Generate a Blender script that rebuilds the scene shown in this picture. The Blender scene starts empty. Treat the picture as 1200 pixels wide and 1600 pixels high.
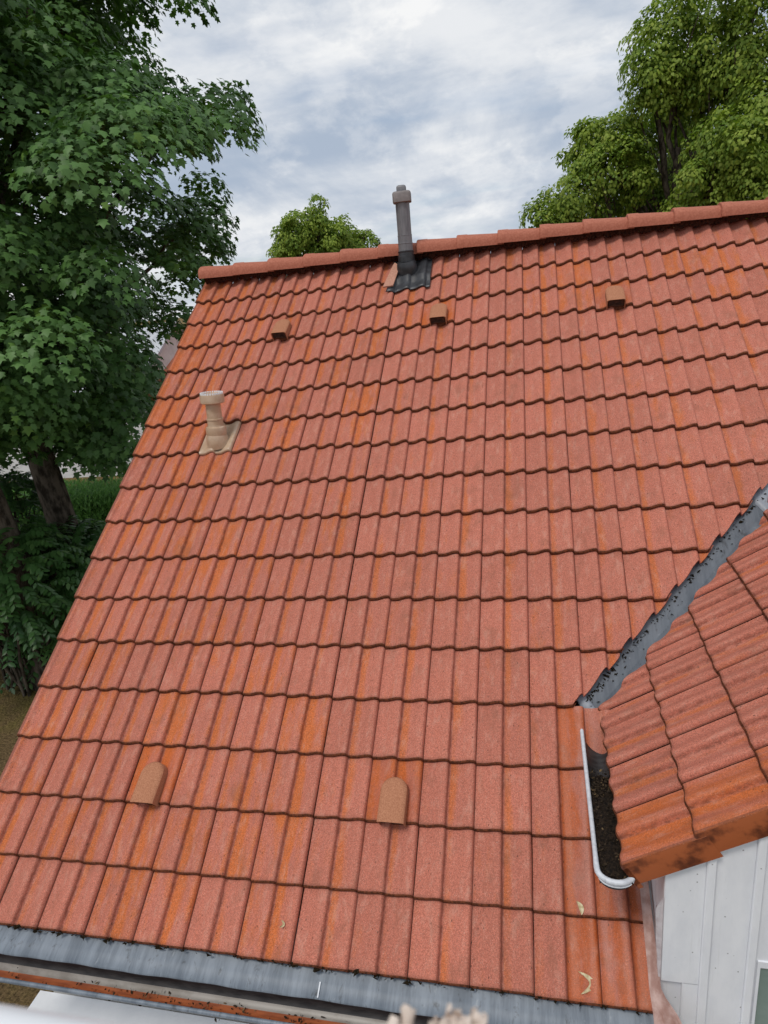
import bpy, bmesh, math, random
import numpy as np
from mathutils import Vector, Matrix

random.seed(7)
RNG = np.random.default_rng(11)
S = bpy.context.scene
COL = S.collection
rad = math.radians

# ------------------------------------------------------------------ camera
CAM = np.array([3.38359, -6.61290, -0.08221])
RW = np.array([[0.97309, 0.20641, -0.10229],
               [-0.02850, -0.33300, -0.94250],
               [-0.22864, 0.92006, -0.31816]])
FPX = 1031.5                      # focal length in pixels of the 1200 x 1600 photograph
cam_d = bpy.data.cameras.new('camera')
cam = bpy.data.objects.new('camera', cam_d)
COL.objects.link(cam)
cam_d.sensor_fit = 'VERTICAL'
cam_d.sensor_height = 32.0
cam_d.lens = FPX / 1600 * 32.0
cam_d.clip_start = 0.05
cam_d.clip_end = 2000
cm = Matrix(((RW[0][0], -RW[1][0], -RW[2][0], CAM[0]),
             (RW[0][1], -RW[1][1], -RW[2][1], CAM[1]),
             (RW[0][2], -RW[1][2], -RW[2][2], CAM[2]),
             (0, 0, 0, 1)))
loc, rot, _ = cm.decompose()
cam.matrix_world = Matrix.Translation(loc) @ rot.to_matrix().to_4x4()
cam_d.dof.use_dof = True
cam_d.dof.focus_distance = 6.0
cam_d.dof.aperture_fstop = 6.5
S.camera = cam

# ------------------------------------------------------------------ sky, sun, exposure
SUN_EL, SUN_AZ = rad(61), rad(205)     # azimuth from +Y, clockwise: behind the camera, from its left
S.view_settings.view_transform = 'Standard'
S.view_settings.look = 'None'
S.view_settings.exposure = 0.10
S.view_settings.gamma = 1.0
S.view_settings.use_curve_mapping = False
S.cycles.max_bounces = 6
S.cycles.transparent_max_bounces = 4


class NT:
    """tiny node-tree writer"""
    def __init__(s, tree):
        s.t = tree
        s.n = tree.nodes
        s.n.clear()

    def node(s, typ, props=None, **ins):
        nd = s.n.new(typ)
        for k, v in (props or {}).items():
            setattr(nd, k, v)
        for k, v in ins.items():
            key = int(k[1:]) if k[0] == 'i' and k[1:].isdigit() else k.replace('_', ' ')
            s.put(nd.inputs[key], v)
        return nd

    def put(s, sock, v):
        if isinstance(v, bpy.types.NodeSocket):
            s.t.links.new(v, sock)
        elif isinstance(v, (tuple, list)) and sock.type == 'RGBA' and len(v) == 3:
            sock.default_value = (*v, 1)
        else:
            sock.default_value = v

    def math(s, op, a, b=0.0, c=None):
        nd = s.node('ShaderNodeMath', dict(operation=op), i0=a, i1=b)
        if c is not None:
            s.put(nd.inputs[2], c)
        return nd.outputs[0]

    def mix(s, f, a, b, mode='MIX'):
        nd = s.n.new('ShaderNodeMix')
        nd.data_type = 'RGBA'
        nd.blend_type = mode
        s.put(nd.inputs[0], f); s.put(nd.inputs[6], a); s.put(nd.inputs[7], b)
        return nd.outputs[2]

    def ramp(s, x, lo, hi, a=0.0, b=1.0):
        nd = s.node('ShaderNodeMapRange', dict(interpolation_type='SMOOTHSTEP'), i0=x, i1=lo, i2=hi, i3=a, i4=b)
        return nd.outputs[0]

    def noise(s, vec, scale, detail=3.0, rough=0.5, dist=0.0):
        nd = s.node('ShaderNodeTexNoise', None, Vector=vec, Scale=scale, Detail=detail, Roughness=rough, Distortion=dist)
        return nd.outputs[0]

    def mapping(s, vec, scale=(1, 1, 1), locn=(0, 0, 0), rotn=(0, 0, 0)):
        return s.node('ShaderNodeMapping', None, Vector=vec, Scale=scale, Location=locn, Rotation=rotn).outputs[0]


W = bpy.data.worlds.new('World')
S.world = W
W.use_nodes = True
t = NT(W.node_tree)
sky = t.node('ShaderNodeTexSky', dict(sky_type='NISHITA', sun_disc=False, sun_elevation=SUN_EL, sun_rotation=SUN_AZ,
                                      altitude=400.0, air_density=1.0, dust_density=1.5, ozone_density=1.5))
gen = t.node('ShaderNodeTexCoord').outputs['Generated']
sep = t.node('ShaderNodeSeparateXYZ', None, i0=gen)
zz = t.math('MAXIMUM', sep.outputs[2], 0.0)
den = t.math('ADD', zz, 0.16)
cx = t.math('DIVIDE', sep.outputs[0], den)
cy = t.math('DIVIDE', sep.outputs[1], den)
cv = t.node('ShaderNodeCombineXYZ', None, i0=cx, i1=cy).outputs[0]
m1 = t.mapping(cv, scale=(0.55, 0.80, 1), locn=(3.1, 1.7, 0), rotn=(0, 0, rad(14)))
big = t.noise(m1, 1.5, 7.0, 0.52, 0.5)
m2 = t.mapping(gen, scale=(1.0, 1.0, 2.2), locn=(0.4, 5.2, 0.3), rotn=(0, rad(6), 0))
soft = t.noise(m2, 3.4, 10.0, 0.60, 0.30)
mm = t.math('ADD', t.math('MULTIPLY', big, 0.34), t.math('MULTIPLY', soft, 0.66))
shade = t.ramp(mm, 0.385, 0.625)
puff = t.noise(t.mapping(gen, scale=(1, 1, 1.7), locn=(2.3, 0.7, 1.1)), 8.5, 9.0, 0.58, 0.15)
edge_ = t.math('MULTIPLY', t.ramp(puff, 0.47, 0.60), 0.55)
shade = t.math('MINIMUM', t.math('ADD', t.math('MULTIPLY', shade, 0.80), t.math('MULTIPLY', edge_, 0.50)), 1.0)
cloud = t.mix(shade, (0.385, 0.458, 0.570), (0.86, 0.865, 0.87))
m3 = t.mapping(cv, scale=(0.5, 1.0, 1), locn=(8.3, 2.2, 0))
gap = t.ramp(t.noise(m3, 1.6, 5.0, 0.5, 0.1), 0.52, 0.70, 0.0, 0.40)
bg_sky = t.node('ShaderNodeBackground', None, Color=sky.outputs[0], Strength=0.11)
bg_cl = t.node('ShaderNodeBackground', None, Color=cloud, Strength=1.0)
ms = t.node('ShaderNodeMixShader', None, i0=gap, i1=bg_cl.outputs[0], i2=bg_sky.outputs[0])
t.node('ShaderNodeOutputWorld', None, Surface=ms.outputs[0])

sun_d = bpy.data.lights.new('sun', 'SUN')
sun_d.energy = 1.5
sun_d.angle = rad(14)
sun_d.color = (1.0, 0.955, 0.88)
sun = bpy.data.objects.new('sun', sun_d)
COL.objects.link(sun)
sdir = Vector((math.sin(SUN_AZ) * math.cos(SUN_EL), math.cos(SUN_AZ) * math.cos(SUN_EL), math.sin(SUN_EL)))
sun.rotation_euler = sdir.to_track_quat('Z', 'Y').to_euler()

# ------------------------------------------------------------------ frames and helpers
PITCH, DPITCH = rad(36), rad(34.93)
GA, GD = 0.3418, 0.3365                        # course gauge of the main roof and of the dormer
NRM = Vector((0, -math.sin(PITCH), math.cos(PITCH)))
UPS = Vector((0, math.cos(PITCH), math.sin(PITCH)))
DO = Vector((3.667, -3.461, -2.442))           # dormer eave, crest of joint 0
DX, DU = Vector((0, -1, 0)), Vector((math.cos(DPITCH), 0, math.sin(DPITCH)))
DN = Vector((-math.sin(DPITCH), 0, math.cos(DPITCH)))
GROUND = -5.9


def frame(o, x, y, z):
    m = Matrix.Identity(4)
    for i in range(3):
        m[i][0], m[i][1], m[i][2], m[i][3] = x[i], y[i], z[i], o[i]
    return m


def RP(u, v, h=0.0):
    """point on the main roof: u rolls of 0.15 m from the verge, v courses below the first, h above the crests"""
    return Vector((u * 0.15, 0, 0)) - UPS * (v * GA) + NRM * h


def main_frame(u, v, h=0.0):
    return frame(RP(u, v, h), Vector((1, 0, 0)), UPS, NRM)


def DP(j, k, h=0.0):
    return DO + DX * (0.3 * j) + DU * (GD * k) + DN * h


def dorm_frame(j, k, h=0.0):
    return frame(DP(j, k, h), DX, DU, DN)


def at(px, py, dist):
    """place in the world that the photograph shows at this pixel, at a distance from the camera"""
    d = RW.T @ np.array([(px - 600) / FPX, (py - 800) / FPX, 1.0])
    d /= np.linalg.norm(d)
    return Vector(CAM + d * dist)


def to_px(P):
    q = (np.atleast_2d(P) - CAM) @ RW.T
    z = np.where(q[:, 2:] > 0.05, q[:, 2:], 0.05)
    return q[:, :2] / z * FPX + np.array([600, 800]), q[:, 2]


def empty(name, m=None, label=None, cat=None, group=None, parent=None):
    o = bpy.data.objects.new(name, None)
    o.empty_display_size = 0.1
    COL.objects.link(o)
    if parent:
        o.parent = parent
    if m is not None:
        o.matrix_world = m if isinstance(m, Matrix) else Matrix.Translation(m)
    tag(o, label, cat, group)
    return o


def tag(o, label=None, cat=None, group=None, kind=None):
    for k, v in (('label', label), ('category', cat), ('group', group), ('kind', kind)):
        if v:
            o[k] = v
    return o


WM = {}          # world matrices by object name (children are linked before the depsgraph runs)


def obj(name, me, parent=None, m=None):
    """link one mesh object; m is its world matrix"""
    o = bpy.data.objects.new(name, me)
    COL.objects.link(o)
    m = m if m is not None else Matrix.Identity(4)
    if parent is not None:
        o.parent = parent
        o.matrix_parent_inverse = WM.get(parent.name, Matrix.Identity(4)).inverted()
    o.matrix_basis = m
    WM[o.name] = m.copy()
    return o


def thing(name, m, label, cat, group=None, kind=None):
    o = bpy.data.objects.new(name, None)
    o.empty_display_size = 0.1
    COL.objects.link(o)
    m = m if isinstance(m, Matrix) else Matrix.Translation(m)
    o.matrix_basis = m
    WM[o.name] = m.copy()
    return tag(o, label, cat, group, kind)


class MB:
    """collects shapes into one mesh"""
    def __init__(s):
        s.v, s.f, s.mi = [], [], []

    def add(s, verts, faces, mi=0):
        o = len(s.v)
        s.v += [tuple(p) for p in verts]
        s.f += [tuple(i + o for i in f) for f in faces]
        s.mi += [mi] * len(faces)
        return s

    def box(s, lo, hi, mi=0, m=None):
        P = [Vector((x, y, z)) for x in (lo[0], hi[0]) for y in (lo[1], hi[1]) for z in (lo[2], hi[2])]
        if m:
            P = [m @ p for p in P]
        return s.add(P, [(0, 1, 3, 2), (4, 6, 7, 5), (0, 4, 5, 1), (2, 3, 7, 6), (0, 2, 6, 4), (1, 5, 7, 3)], mi)

    def tube(s, pts, rs, n=10, mi=0, caps=True):
        pts = [Vector(p) for p in pts]
        if not isinstance(rs, (list, tuple)):
            rs = [rs] * len(pts)
        rings, up = [], None
        for i, p in enumerate(pts):
            d = (pts[min(i + 1, len(pts) - 1)] - pts[max(i - 1, 0)]).normalized()
            if up is None:
                up = d.orthogonal().normalized()
            up = (up - d * up.dot(d)).normalized()
            sd = d.cross(up)
            rings.append([p + (up * math.cos(a) + sd * math.sin(a)) * rs[i] for a in (2 * math.pi * k / n for k in range(n))])
        V = [q for r in rings for q in r]
        F = [(i * n + k, i * n + (k + 1) % n, (i + 1) * n + (k + 1) % n, (i + 1) * n + k) for i in range(len(pts) - 1) for k in range(n)]
        if caps:
            F += [tuple(range(n))[::-1], tuple((len(pts) - 1) * n + k for k in range(n))]
        return s.add(V, F, mi)

    def lathe(s, prof, n=28, mi=0, m=None, caps=True):
        V = [Vector((r * math.cos(2 * math.pi * k / n), r * math.sin(2 * math.pi * k / n), z)) for r, z in prof for k in range(n)]
        if m:
            V = [m @ p for p in V]
        F = [(i * n + k, i * n + (k + 1) % n, (i + 1) * n + (k + 1) % n, (i + 1) * n + k) for i in range(len(prof) - 1) for k in range(n)]
        if caps:
            F += [tuple(range(n))[::-1], tuple((len(prof) - 1) * n + k for k in range(n))]
        return s.add(V, F, mi)

    def grid(s, rows, mi=0):
        """rows of equally many points"""
        n = len(rows[0])
        V = [p for r in rows for p in r]
        F = [(i * n + k, i * n + k + 1, (i + 1) * n + k + 1, (i + 1) * n + k) for i in range(len(rows) - 1) for k in range(n - 1)]
        return s.add(V, F, mi)

    def mesh(s, name, mats, smooth=None):
        me = bpy.data.meshes.new(name)
        me.from_pydata(s.v, [], s.f)
        for m in (mats if isinstance(mats, (list, tuple)) else [mats]):
            me.materials.append(m)
        me.polygons.foreach_set('material_index', s.mi)
        me.update()
        if smooth is not None:
            bm = bmesh.new()
            bm.from_mesh(me)
            bmesh.ops.recalc_face_normals(bm, faces=bm.faces)
            for f in bm.faces:
                f.smooth = True
            for e in bm.edges:
                if len(e.link_faces) == 2 and e.calc_face_angle(0) > rad(smooth):
                    e.smooth = False
            bm.to_mesh(me)
            bm.free()
        return me

    def build(s, name, mats, parent=None, m=None, smooth=None, local=True):
        """local=False: vertices are world points; the object is then put at m with the points moved into its frame"""
        if m is not None and not local:
            inv = m.inverted()
            s.v = [tuple(inv @ Vector(p)) for p in s.v]
        return obj(name, s.mesh(name, mats, smooth), parent, m)


# ------------------------------------------------------------------ materials
def material(name):
    m = bpy.data.materials.new(name)
    m.use_nodes = True
    return m, NT(m.node_tree)


def finish(t, color, rough=0.7, height=None, bump=0.3, dist=0.002, metal=0.0, spec=0.5, coat=0.0):
    p = t.node('ShaderNodeBsdfPrincipled', None, Base_Color=color, Roughness=rough, Metallic=metal)
    p.inputs['Specular IOR Level'].default_value = spec
    if coat:
        p.inputs['Coat Weight'].default_value = coat
        p.inputs['Coat Roughness'].default_value = 0.2
    if height is not None:
        b = t.node('ShaderNodeBump', None, Strength=bump, Distance=dist, Height=height)
        t.put(p.inputs['Normal'], b.outputs[0])
    t.node('ShaderNodeOutputMaterial', None, Surface=p.outputs[0])
    return p


def tile_material(name, pink, orange, o_lo, o_hi, grain=1.0, rough=0.82, dirt=1.0, spec=0.35):
    """weathered concrete roof tile; object coordinates: x across the tile, y up the slope"""
    m, t = material(name)
    tc = t.node('ShaderNodeTexCoord').outputs['Object']
    rnd = t.node('ShaderNodeObjectInfo').outputs['Random']
    sp = t.node('ShaderNodeSeparateXYZ', None, i0=tc)
    x = sp.outputs[0]
    # shift the pattern per tile
    off = t.node('ShaderNodeCombineXYZ', None, i0=t.math('MULTIPLY', rnd, 37.0), i1=t.math('MULTIPLY', rnd, 71.0),
                 i2=t.math('MULTIPLY', rnd, 13.0)).outputs[0]
    v = t.node('ShaderNodeVectorMath', dict(operation='ADD'), i0=tc, i1=off).outputs[0]
    roll = t.math('FRACT', t.math('DIVIDE', x, 0.15))             # 0 behind a roll, 1 at the next crest
    trough = t.math('MULTIPLY', t.ramp(roll, 0.02, 0.07), t.ramp(roll, 0.16, 0.46, 1.0, 0.0))
    second = t.ramp(x, 0.148, 0.152)
    long_ = t.noise(t.mapping(v, scale=(15, 2.2, 10)), 1.0, 3.0, 0.55)
    blot = t.noise(t.mapping(v, scale=(7, 4, 7)), 1.0, 4.0, 0.6, 0.4)
    tilt = t.math('MULTIPLY_ADD', rnd, 0.10, -0.05)
    om = t.math('ADD', t.math('MULTIPLY', long_, 0.55), t.math('MULTIPLY', blot, 0.45))
    om = t.math('ADD', om, t.math('MULTIPLY', trough, t.math('MULTIPLY_ADD', second, 0.16, 0.06)))
    om = t.math('ADD', om, tilt)
    om = t.ramp(om, o_lo, o_hi)
    col = t.mix(om, pink, orange)
    # per-tile brightness
    hv = t.math('MULTIPLY_ADD', t.math('FRACT', t.math('MULTIPLY', rnd, 57.31)), 0.13, 0.94)
    col = t.mix(1.0, col, t.node('ShaderNodeCombineColor', None, i0=hv, i1=hv, i2=hv).outputs[0], 'MULTIPLY')
    # grain: sandy granules, pale and dark
    g1 = t.noise(v, 330.0, 2.0, 0.6)
    g2 = t.noise(v, 120.0, 3.0, 0.65)
    gr = t.math('ADD', t.math('MULTIPLY', g1, 0.6), t.math('MULTIPLY', g2, 0.4))
    gm = t.ramp(gr, 0.36, 0.64, 1.0 - 0.38 * grain, 1.0 + 0.36 * grain)
    col = t.mix(1.0, col, t.node('ShaderNodeCombineColor', None, i0=gm, i1=gm, i2=gm).outputs[0], 'MULTIPLY')
    # pale lichen bloom, streaky and cloudy
    bloom = t.ramp(t.noise(t.mapping(v, scale=(22, 9, 20), locn=(3, 1, 0)), 1.0, 5.0, 0.68), 0.50, 0.72, 0.0, 0.34 * grain)
    col = t.mix(bloom, col, (0.60, 0.33, 0.25))
    wg = t.ramp(t.noise(v, 260.0, 1.0, 0.5), 0.64, 0.74, 0.0, 0.55 * grain)
    col = t.mix(wg, col, (0.70, 0.46, 0.37))
    sm = t.ramp(t.noise(t.mapping(v, scale=(8, 5, 8), locn=(5, 8, 1)), 1.0, 5.0, 0.62), 0.52, 0.72, 0.0, 0.34 * dirt)
    col = t.mix(sm, col, (0.20, 0.085, 0.05))
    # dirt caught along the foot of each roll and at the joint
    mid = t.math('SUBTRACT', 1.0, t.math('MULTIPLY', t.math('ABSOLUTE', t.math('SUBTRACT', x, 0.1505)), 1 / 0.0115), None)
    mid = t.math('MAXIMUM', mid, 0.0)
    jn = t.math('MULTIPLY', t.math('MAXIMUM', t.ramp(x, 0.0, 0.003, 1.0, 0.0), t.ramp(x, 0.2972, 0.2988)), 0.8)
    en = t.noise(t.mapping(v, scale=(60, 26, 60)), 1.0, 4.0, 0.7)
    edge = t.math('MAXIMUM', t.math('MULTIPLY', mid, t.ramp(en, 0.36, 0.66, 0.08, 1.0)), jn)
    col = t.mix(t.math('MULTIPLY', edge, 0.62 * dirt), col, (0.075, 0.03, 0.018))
    # black specks
    vor = t.node('ShaderNodeTexVoronoi', dict(feature='F1'), Vector=t.mapping(v, scale=(70, 30, 70)), Scale=1.0)
    pick = t.math('GREATER_THAN', t.node('ShaderNodeSeparateColor', None, i0=vor.outputs[1]).outputs[0], 0.90)
    spk = t.math('MULTIPLY', pick, t.ramp(vor.outputs[0], 0.10, 0.20, 1.0, 0.0))
    col = t.mix(t.math('MULTIPLY', spk, 0.9 * dirt), col, (0.03, 0.018, 0.012))
    # dirt band just above the nose
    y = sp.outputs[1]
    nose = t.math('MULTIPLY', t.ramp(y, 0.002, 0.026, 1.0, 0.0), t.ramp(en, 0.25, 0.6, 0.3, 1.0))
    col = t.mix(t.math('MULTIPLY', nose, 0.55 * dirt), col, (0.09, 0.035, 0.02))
    finish(t, col, rough, gr, 0.35 * grain + 0.05, 0.0016, spec=spec)
    return m


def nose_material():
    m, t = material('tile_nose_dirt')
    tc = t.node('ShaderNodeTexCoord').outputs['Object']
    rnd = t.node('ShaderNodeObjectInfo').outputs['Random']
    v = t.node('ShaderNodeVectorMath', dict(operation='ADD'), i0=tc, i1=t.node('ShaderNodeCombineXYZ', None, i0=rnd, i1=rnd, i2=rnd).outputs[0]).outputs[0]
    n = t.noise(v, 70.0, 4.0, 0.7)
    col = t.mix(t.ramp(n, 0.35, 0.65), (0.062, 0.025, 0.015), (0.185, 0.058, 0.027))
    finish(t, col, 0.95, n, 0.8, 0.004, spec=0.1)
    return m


def simple(name, c1, c2, scale=20.0, rough=0.6, bump=0.2, stretch=(1, 1, 1), metal=0.0, lo=0.35, hi=0.65, spec=0.5, dist=0.003, coords='Object', coat=0.0):
    m, t = material(name)
    tc = t.node('ShaderNodeTexCoord').outputs[coords]
    n = t.noise(t.mapping(tc, scale=stretch), scale, 5.0, 0.62)
    finish(t, t.mix(t.ramp(n, lo, hi), c1, c2), rough, n, bump, dist, metal, spec, coat)
    return m


M = {}
M['tile'] = tile_material('roof_tile_weathered', (0.450, 0.147, 0.098), (0.480, 0.130, 0.045), 0.56, 0.80)
M['tile_streaky'] = tile_material('roof_tile_orange_streaks', (0.450, 0.145, 0.096), (0.490, 0.128, 0.036), 0.48, 0.68)
M['tile_fresh'] = tile_material('roof_tile_less_weathered', (0.450, 0.138, 0.080), (0.480, 0.122, 0.034), 0.40, 0.66, 0.8)
M['tile_wet'] = tile_material('roof_tile_washed', (0.430, 0.138, 0.088), (0.440, 0.092, 0.018), 0.46, 0.64, 0.7, 0.52, 0.9, 0.45)
M['tile_vent'] = tile_material('roof_tile_vent_pan', (0.445, 0.135, 0.080), (0.480, 0.112, 0.024), 0.44, 0.66, 0.7)
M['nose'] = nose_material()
M['hood'] = simple('vent_hood_concrete', (0.34, 0.140, 0.076), (0.47, 0.215, 0.122), 160, 0.9, 0.5, spec=0.2, dist=0.002)
M['ridge'] = simple('ridge_tile_concrete', (0.37, 0.120, 0.074), (0.46, 0.165, 0.105), 60, 0.85, 0.35, spec=0.3)
M['verge'] = simple('verge_flange_stained', (0.10, 0.024, 0.010), (0.345, 0.092, 0.030), 7, 0.42, 0.1, lo=0.36, hi=0.56, spec=0.5)
M['dark'] = simple('underlay_felt', (0.012, 0.009, 0.008), (0.03, 0.02, 0.017), 30, 0.95, 0.3, spec=0.1)
M['ridge_roll'] = simple('ridge_vent_roll', (0.015, 0.009, 0.008), (0.075, 0.028, 0.018), 60, 0.95, 0.8, spec=0.1, dist=0.01)
M['grille'] = simple('vent_grille_plastic', (0.03, 0.018, 0.013), (0.10, 0.045, 0.03), 40, 0.7, 0.2)
M['plastic_grey'] = simple('grey_pipe_plastic', (0.15, 0.147, 0.157), (0.195, 0.19, 0.20), 9, 0.42, 0.05, stretch=(6, 6, 1))
M['cap_grey'] = simple('weathered_cap_plastic', (0.17, 0.145, 0.14), (0.23, 0.20, 0.195), 14, 0.6, 0.1)
M['rubber'] = simple('black_rubber', (0.020, 0.021, 0.024), (0.040, 0.042, 0.048), 14, 0.42, 0.15)
M['beige'] = simple('beige_plastic', (0.44, 0.30, 0.195), (0.52, 0.38, 0.265), 14, 0.30, 0.05)
M['cut_tile'] = simple('cut_tile_piece', (0.42, 0.20, 0.135), (0.52, 0.27, 0.19), 60, 0.9, 0.3)
M['pipe_zinc'] = simple('white_weathered_zinc', (0.46, 0.48, 0.52), (0.62, 0.64, 0.68), 40, 0.5, 0.1, lo=0.25, hi=0.6)
M['trough'] = simple('gutter_trough_shaded', (0.020, 0.019, 0.020), (0.045, 0.042, 0.042), 12, 0.4, 0.1, stretch=(1, 4, 4))  # near-black: shadow inside the gutter is put into this colour
M['rust'] = simple('rusty_gutter_wall', (0.24, 0.058, 0.018), (0.40, 0.105, 0.030), 10, 0.6, 0.15, stretch=(0.6, 4, 4))
M['trough_grey'] = simple('gutter_floor', (0.20, 0.175, 0.15), (0.30, 0.275, 0.25), 7, 0.4, 0.1, stretch=(1, 2, 2))
def board_material():
    m, t = material('white_board_paint')
    tc = t.node('ShaderNodeTexCoord').outputs['Object']
    n = t.noise(t.mapping(tc, scale=(1, 1, .3)), 7.0, 5.0, .62)
    col = t.mix(t.ramp(n, .35, .65), (0.74, 0.755, 0.79), (0.84, 0.85, 0.875))
    run = t.noise(t.mapping(tc, scale=(38, 38, 1.6)), 1.0, 4.0, .65)
    col = t.mix(t.ramp(run, .60, .80, 0, .35), col, (0.50, 0.50, 0.50))
    v = t.node('ShaderNodeTexVoronoi', dict(feature='F1'), Vector=tc, Scale=44.0)
    pick = t.math('GREATER_THAN', t.node('ShaderNodeSeparateColor', None, i0=v.outputs[1]).outputs[0], 0.90)
    d = t.math('MULTIPLY', pick, t.ramp(v.outputs[0], 0.08, 0.20, 0.85, 0.0))
    col = t.mix(d, col, (0.16, 0.15, 0.14))
    finish(t, col, 0.5, run, 0.12, 0.003)
    return m


M['white'] = board_material()
M['white_sill'] = simple('white_sill_paint', (0.72, 0.735, 0.76), (0.80, 0.81, 0.83), 3, 0.35, 0.03)
M['pink'] = simple('pink_painted_lead', (0.34, 0.19, 0.155), (0.50, 0.34, 0.30), 14, 0.55, 0.4, dist=0.01)
M['plaster'] = simple('house_plaster', (0.60, 0.60, 0.60), (0.72, 0.72, 0.71), 3, 0.9, 0.1)
M['glass'] = simple('window_glass', (0.20, 0.27, 0.245), (0.26, 0.33, 0.30), 3, 0.06, 0.0, spec=0.8)
M['bark'] = simple('maple_bark', (0.032, 0.025, 0.018), (0.16, 0.13, 0.10), 9, 0.95, 1.0, stretch=(1, 1, 0.45), spec=0.15, dist=0.04)
M['soil'] = simple('gutter_humus', (0.007, 0.005, 0.004), (0.030, 0.019, 0.012), 90, 0.95, 1.0, spec=0.2, dist=0.01)
M['moss'] = simple('dark_moss', (0.010, 0.008, 0.005), (0.035, 0.026, 0.014), 120, 1.0, 1.0, spec=0.05, dist=0.01)
M['flower'] = simple('dried_cream_petals', (0.58, 0.47, 0.40), (0.76, 0.66, 0.58), 60, 0.9, 0.2)
M['dry_leaf'] = simple('dried_pale_leaf', (0.42, 0.33, 0.17), (0.66, 0.57, 0.38), 60, 0.8, 0.2)
M['lawn'] = None


def zinc_material(name, base, pale, dark, rough):
    m, t = material(name)
    tc = t.node('ShaderNodeTexCoord').outputs['Object']
    a = t.noise(t.mapping(tc, scale=(11, 1.3, 1.3)), 1.0, 6.0, 0.7)
    b = t.noise(t.mapping(tc, scale=(1, .5, .5)), 22.0, 5.0, 0.7, 0.5)
    col = t.mix(t.ramp(a, 0.36, 0.64), base, pale)
    col = t.mix(t.ramp(b, 0.56, 0.74, 0.0, 0.85), col, dark)
    c = t.noise(t.mapping(tc, scale=(30, 5, 30), locn=(4, 2, 0)), 1.0, 3.0, 0.6)
    col = t.mix(t.ramp(c, 0.66, 0.74, 0.0, 0.22), col, (0.50, 0.52, 0.54))
    finish(t, col, rough, b, 0.15, 0.003, spec=0.5)
    return m


M['zinc'] = zinc_material('zinc_apron', (0.105, 0.128, 0.158), (0.200, 0.232, 0.272), (0.030, 0.032, 0.034), 0.5)
M['valley_pale'] = zinc_material('zinc_valley_pale', (0.25, 0.28, 0.33), (0.36, 0.39, 0.44), (0.13, 0.14, 0.15), 0.4)
M['valley'] = zinc_material('zinc_valley', (0.105, 0.120, 0.142), (0.160, 0.180, 0.206), (0.050, 0.053, 0.056), 0.30)


def lawn_material():
    m, t = material('dry_mossy_lawn')
    tc = t.node('ShaderNodeTexCoord').outputs['Object']
    a = t.noise(tc, 1.3, 6.0, 0.65)
    b = t.noise(tc, 30.0, 5.0, 0.7)
    col = t.mix(t.ramp(a, 0.40, 0.66), (0.185, 0.125, 0.062), (0.190, 0.150, 0.050))
    col = t.mix(t.ramp(t.noise(tc, 0.9, 4.0, 0.6), 0.60, 0.68, 0.0, 0.8), col, (0.100, 0.060, 0.040))
    k = t.ramp(b, 0.30, 0.70, 0.35, 1.65)
    col = t.mix(1.0, col, t.node('ShaderNodeCombineColor', None, i0=k, i1=k, i2=k).outputs[0], 'MULTIPLY')
    finish(t, col, 1.0, b, 1.0, 0.06, spec=0.1)
    return m


M['lawn'] = lawn_material()


def leaf_material(name, c_dark, c_light, c_tip, trans, rough=0.42, spec=0.5):
    m, t = material(name)
    r = t.node('ShaderNodeAttribute', dict(attribute_name='leaf_tone')).outputs[2]
    col = t.mix(t.ramp(r, 0.0, 0.8), c_dark, c_light)
    col = t.mix(t.ramp(r, 0.86, 1.0, 0.0, 0.8), col, c_tip)
    p = t.node('ShaderNodeBsdfPrincipled', None, Base_Color=col, Roughness=rough)
    p.inputs['Specular IOR Level'].default_value = spec
    tl = t.node('ShaderNodeBsdfTranslucent', None, Color=t.mix(1.0, col, (1.0, 1.15, 0.5), 'MULTIPLY'))
    ms = t.node('ShaderNodeMixShader', None, i0=trans, i1=p.outputs[0], i2=tl.outputs[0])
    t.node('ShaderNodeOutputMaterial', None, Surface=ms.outputs[0])
    return m


M['maple'] = leaf_material('maple_leaf', (0.046, 0.108, 0.028), (0.112, 0.230, 0.058), (0.165, 0.300, 0.055), 0.24, 0.5, 0.32)
M['linden'] = leaf_material('linden_leaf', (0.130, 0.220, 0.030), (0.290, 0.375, 0.055), (0.360, 0.420, 0.085), 0.34, 0.55, 0.25)
M['shrub'] = leaf_material('shrub_leaf', (0.030, 0.085, 0.024), (0.068, 0.160, 0.040), (0.14, 0.26, 0.07), 0.2)
M['hedge'] = leaf_material('hedge_leaf', (0.08, 0.20, 0.035), (0.14, 0.32, 0.055), (0.20, 0.38, 0.07), 0.2, 0.6, 0.3)
M['litter'] = leaf_material('leaf_litter', (0.014, 0.010, 0.007), (0.050, 0.034, 0.020), (0.26, 0.17, 0.08), 0.05, 0.85, 0.2)

# ------------------------------------------------------------------ ground
gm = MB()
gm.grid([[Vector((x, y, GROUND - 0.02 * 0)) for x in (-600, -40, 40, 600)] for y in (-600, -40, 40, 600)])
g = gm.build('ground', M['lawn'], None, Matrix.Identity(4))
tag(g, 'dry brown and green mossy lawn left of the roof', kind='structure')

# ------------------------------------------------------------------ roof tile meshes
def roll_profile(n=13):
    """height of the tile over one 0.15 m roll, crest = 0: shallow pan, slow rise, steep right flank"""
    key = [(0.0, -.0270), (.05, -.0290), (.14, -.0295), (.27, -.0282), (.39, -.0240), (.50, -.0172), (.60, -.0102),
           (.69, -.0046), (.77, -.0014), (.85, 0.0), (.91, -.0010), (.945, -.0046), (.970, -.0112), (.988, -.0188), (1.0, -.0250)]
    return key


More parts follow.
